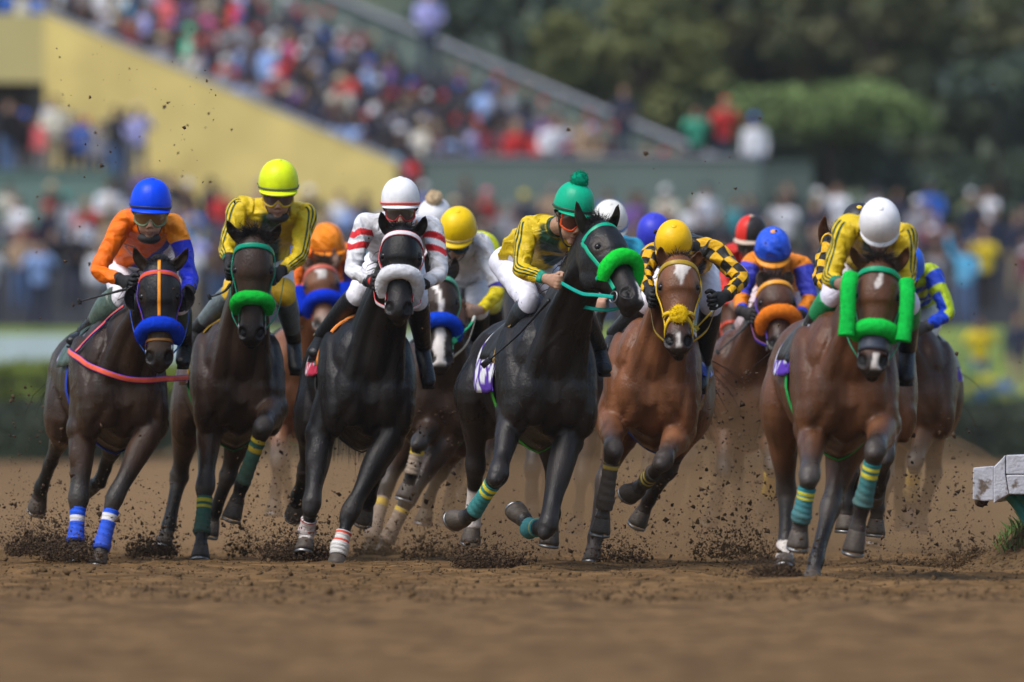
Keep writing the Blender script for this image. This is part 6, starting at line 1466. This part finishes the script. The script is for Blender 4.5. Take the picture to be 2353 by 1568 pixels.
# green-yellow-blue silks with pompom
back_j(77.5, 'person in white pompom helmet and lime-blue silks behind the yellow helmet', (998, 497), 80, (1100, 640), [(985, 560), (1118, 556)], [(990, 650), (1146, 655)], [(1020, 690), (1115, 690)], [(1030, 700), (1100, 700)], [(1060, 700), (1130, 700)], [(1050, 790), (1140, 790)], [(1050, 820), (1140, 820)], face=(-.3, -.8, -.5), helmc=(.80, .80, .84), pompom=((.72, .55, .35), .055), torso=lambda a, d, T, fr: np.where(((a > .03) & (d > -.22))[..., None], np.array((.02, .16, .60)), np.array((.62, .70, .01))), sleeve=[const(WHITE), lambda T, A, pos: np.where(((T > .35) & (T < .6))[..., None], np.array((.75, .75, .8)), np.array((.62, .70, .01)))], breech=(.7, .62, .1), seed=9)
back_h(77.5, 'dark horse mostly hidden behind the yellow helmeted rider\'s mount', (1085, 890, 0), (1085, 890, 1.5), (1040, 640, -.3), (1040, 800, -.6), [(1050, 960, .2), (1040, 1080, 0), (1032, 1150, 0), (1028, 1195, 0)], [(1125, 960, .2), (1110, 1060, -.2), (1085, 1120, .1), (1075, 1140, .2)], [(1050, 960, 1.1), (1050, 1090, 1.3), (1055, 1160, 1.4), (1058, 1200, 1.4)], [(1120, 960, 1.1), (1100, 1090, 1.3), (1085, 1170, 1.3), (1075, 1215, 1.3)], BAY, seed=23)
# white helmet behind the hooded horse
back_j(75, 'person in light blue silks with muddy white helmet behind the hooded horse', (1402, 503), 80, (1400, 640), [(1345, 560), (1458, 570)], [(1340, 640), (1478, 655)], [(1360, 690), (1450, 690)], [(1375, 700), (1440, 700)], [(1350, 710), (1450, 710)], [(1330, 790), (1460, 790)], [(1325, 820), (1462, 820)], face=(.05, -.8, -.6), helmc=(.74, .73, .70), bandc=(.12, .25, .62), torso=const((.05, .48, .72)), sleeve=[const((.05, .48, .72)), lambda T, A, pos: np.where((T > .3)[..., None], np.array((.72, .76, .80)), np.array((.05, .50, .74)))], seed=10)
back_h(76, 'dusty dark bay horse galloping behind the hooded black horse', (1295, 890, 0), (1290, 890, 1.5), (1350, 640, -.3), (1352, 800, -.6), [(1232, 965, .2), (1224, 1078, -.05), (1222, 1140, -.1), (1224, 1180, -.12)], [(1350, 975, .2), (1338, 1100, .0), (1330, 1168, .0), (1322, 1212, 0)], [(1250, 960, 1.1), (1262, 1090, 1.3), (1250, 1160, 1.4), (1240, 1200, 1.4)], [(1340, 960, 1.1), (1370, 1090, 1.3), (1380, 1150, 1.5), (1384, 1180, 1.5)], DARK, seed=24)
# violet-blue helmet
back_j(78, 'person with violet-blue helmet almost hidden behind the checked rider', (1503, 533), 80, (1510, 660), [(1455, 590), (1560, 590)], [(1450, 670), (1570, 670)], [(1470, 700), (1550, 700)], [(1480, 705), (1540, 705)], [(1460, 720), (1560, 720)], [(1450, 800), (1570, 800)], [(1450, 830), (1570, 830)], face=(.0, -.8, -.6), helmc=(.04, .05, .55), torso=const((.05, .05, .4)), sleeve=[const((.04, .05, .4))] * 2, seed=11)
back_h(79, 'dusty brown horse hidden behind the chestnut with yellow bridle', (1545, 890, 0), (1560, 890, 1.5), (1510, 650, -.3), (1510, 800, -.6), [(1500, 960, .2), (1490, 1090, 0), (1486, 1160, 0), (1484, 1205, 0)], [(1585, 960, .2), (1580, 1050, -.2), (1560, 1120, .1), (1548, 1145, .2)], [(1510, 960, 1.1), (1520, 1090, 1.3), (1530, 1160, 1.4), (1534, 1200, 1.4)], [(1590, 960, 1.1), (1600, 1090, 1.3), (1590, 1170, 1.3), (1586, 1215, 1.3)], BAY, seed=25)
# red and black quartered helmet
back_j(79.5, 'person in red silks with red and black quartered helmet and muddy face', (1726, 532), 72, (1700, 650), [(1676, 582), (1768, 585)], [(1662, 655), (1775, 660)], [(1680, 700), (1755, 700)], [(1690, 705), (1745, 705)], [(1670, 720), (1750, 720)], [(1660, 800), (1760, 800)], [(1660, 830), (1760, 830)], face=(-.35, -.88, -.3), helmc=lambda ph, c_: ((.68, .03, .02) if math.cos(ph) < .05 else (.03, .025, .025)), peakc=(.55, .42, .33), peak=.35, torso=const((.60, .03, .02)), sleeve=[const((.62, .03, .02)), const((.10, .02, .02))], skin=(.24, .14, .10), stubble=.6, goggles=dict(frame=(.03, .03, .03), lens=(.08, .06, .05)), seed=12)
back_h(80, 'brown horse in red bridle hidden behind the checked sleeve', (1690, 890, 0), (1710, 890, 1.5), (1690, 650, -.3), (1685, 800, -.6), [(1645, 960, .2), (1650, 1080, 0), (1646, 1150, 0), (1642, 1195, 0)], [(1735, 960, .2), (1728, 1060, -.2), (1712, 1120, .1), (1704, 1145, .2)], [(1660, 960, 1.1), (1664, 1090, 1.3), (1670, 1160, 1.4), (1674, 1200, 1.4)], [(1740, 960, 1.1), (1744, 1090, 1.3), (1732, 1170, 1.3), (1728, 1215, 1.3)], BAY, bridle=dict(col=(.62, .06, .02)), seed=26)
# blue helmet, orange silks, orange roll
back_h(75.5, 'dusty bay horse with orange sheepskin noseband', (1702, 905, 0), (1760, 895, 1.5), (1782, 640, -.36), (1796, 800, -.62), [(1668, 965, .2), (1664, 1080, -.1), (1648, 1150, -.05), (1636, 1186, 0)], [(1765, 985, .2), (1774, 1070, -.1), (1770, 1130, .1), (1762, 1160, .2)], [(1690, 960, 1.1), (1690, 1090, 1.3), (1700, 1160, 1.4), (1704, 1200, 1.4)], [(1790, 960, 1.1), (1800, 1090, 1.3), (1790, 1170, 1.3), (1786, 1215, 1.3)], dict(BAY, base=(.085, .036, .02)), n=(.1, -1, .45), ears=[(1748, 622, -.36), (1813, 622, -.36)], earcol=(.10, .07, .055),
    roll=dict(col=(.85, .22, .02), t=.54, r=.06, off=.032, sag=.14, ang=110), bridle=dict(col=(.10, .05, .40), brow=(.80, .35, .04), rein=(.02, .03, .38), reinedge=(.3, .1, .2)), hands=[(1724, 735, -.22), (1842, 730, -.2)], wraps={'fr': (.3, 1.1, [(.0, .1)], (.66, .44, .03), (.66, .44, .03), .3)}, girth=(.6, .12, .04), seed=27)
jockey(dict(Y=75.5, label='person in orange silks with blue sleeves and blue helmet with orange peak', seed=13, helm=(1776, 566, -.12, 82), face=(.0, -.76, -.64), pel=(1786, 668, .75), sh=[(1728, 604, .08), (1842, 610, .08)], el=[(1702, 690, -.02), (1862, 690, -.02)],
    wr=[(1706, 716, -.16), (1838, 724, -.16)], hd=[(1724, 724, -.24), (1824, 734, -.25)], kn=[(1722, 735, .28), (1830, 740, .3)], an=[(1672, 800, .58), (1836, 830, .6)], toe=[(1660, 820, .44), (1836, 860, .44)], torso=const((.88, .26, .01)),
    sleeve=[lambda T, A, pos: np.where(((T > .2) & (T < .62))[..., None], np.array((.05, .06, .55)), np.where((T > .9)[..., None], np.array((.03, .06, .6)), np.array((.88, .25, .01))))] * 2, helmc=(.02, .10, .72), bandc=(.03, .04, .12), peakc=(.86, .30, .02), peak=.34, button=(.85, .35, .02), glove=((.03, .025, .025), (.03, .025, .025)), breech=(.66, .55, .58), boot=(.05, .05, .05), boottop=(.45, .34, .34), helmmat='silk'), fine=False)
whip([P(1722, 738, 75.2), P(1712, 752, 75.2), P(1680, 782, 75.2), P(1646, 812, 75.2)], 'dark riding whip in front of the orange and blue rider on dusty bay horse', [(.03, .03, .03), (.03, .03, .03)], .008, .001)
# black cap and checks behind the bay
jockey(dict(Y=68.5, label='person in black helmet and checked silks hidden behind the white helmeted rider', seed=14, helm=(1974, 512, -.05, 84), face=(.0, -.8, -.6), pel=(1960, 630, .75), sh=[(1908, 560, .1), (2020, 570, .1)], el=[(1886, 640, -.02), (2030, 650, 0)],
    wr=[(1900, 662, -.1), (2010, 680, -.1)], hd=[(1916, 668, -.18), (1996, 684, -.18)], kn=[(1930, 700, .3), (2020, 710, .3)], an=[(1925, 790, .6), (2030, 800, .6)], toe=[(1925, 820, .5), (2034, 830, .5)], torso=t5, sleeve=[checks(BLK, YB, 6, 8)] * 2, helmc=(.03, .03, .035), button=(.85, .5, .02)), fine=False)
back_h(68.9, 'brown horse with one ear showing left of the white helmet', (2000, 900, 0), (1960, 890, 1.5), (1926, 545, -.2), (1950, 760, -.5), [(1955, 960, .2), (1950, 1090, 0), (1945, 1160, 0), (1942, 1205, 0)], [(2040, 960, .2), (2035, 1050, -.2), (2018, 1120, .1), (2010, 1145, .2)], [(1950, 960, 1.1), (1955, 1090, 1.3), (1962, 1160, 1.4), (1966, 1200, 1.4)], [(2020, 960, 1.1), (2024, 1090, 1.3), (2016, 1170, 1.3), (2012, 1215, 1.3)], BAY, ears=[(1894, 496, -.22), (1962, 500, -.2)], seed=28)
# lime and blue silks at the right
back_h(75, 'dark bay horse at the outside with mud yellowed leg wraps', (2092, 900, 0), (2110, 895, 1.5), (2030, 660, -.3), (2030, 820, -.6), [(2040, 965, .2), (2034, 1110, -.05), (2018, 1190, -.05), (2006, 1246, -.08)], [(2128, 970, .2), (2104, 1060, -.1), (2094, 1132, .05), (2088, 1196, .1)], [(2060, 960, 1.1), (2064, 1090, 1.3), (2070, 1160, 1.4), (2074, 1200, 1.4)], [(2140, 960, 1.1), (2146, 1090, 1.3), (2120, 1170, 1.4), (2114, 1205, 1.4)], dict(BAY, base=(.05, .024, .014)), wraps={'fr': (.3, 1.3, [(.1, .4)], (.40, .28, .10), (.55, .36, .06), .4)}, girth=(.55, .35, .05), seed=29)
jockey(dict(Y=75, label='person in lime and blue banded silks with blue helmet riding on the outside', seed=15, helm=(2083, 606, -.1, 82), face=(-.4, -.75, -.5), pel=(2118, 700, .75), sh=[(2030, 640, .1), (2142, 630, .1)], el=[(2020, 720, 0), (2180, 722, -.02)],
    wr=[(2060, 750, -.1), (2128, 750, -.14)], hd=[(2072, 756, -.2), (2108, 756, -.2)], kn=[(2050, 760, .3), (2128, 770, .28)], an=[(2050, 850, .6), (2134, 860, .6)], toe=[(2050, 885, .5), (2138, 888, .5)], torso=lambda a, d, T, fr: np.where((np.sin(d * 42 + a * 9) > 0)[..., None], np.array((.42, .60, .01)), np.array((.01, .05, .55))),
    sleeve=[const((.42, .60, .01)), lambda T, A, pos: np.where((((T > .12) & (T < .3)) | ((np.abs((A + 3.14) % 6.28 - 3.14) > .9) & (T > .38)) | (T > .72))[..., None], np.array((.01, .06, .62)), np.array((.46, .62, .01)))], helmc=(.02, .13, .75), glove=((.05, .05, .05), (.05, .05, .05)), breech=(.70, .70, .70), boot=(.05, .04, .03), boottop=(.30, .45, .06), boott=.4), fine=False)
bpy.context.view_layer.update()
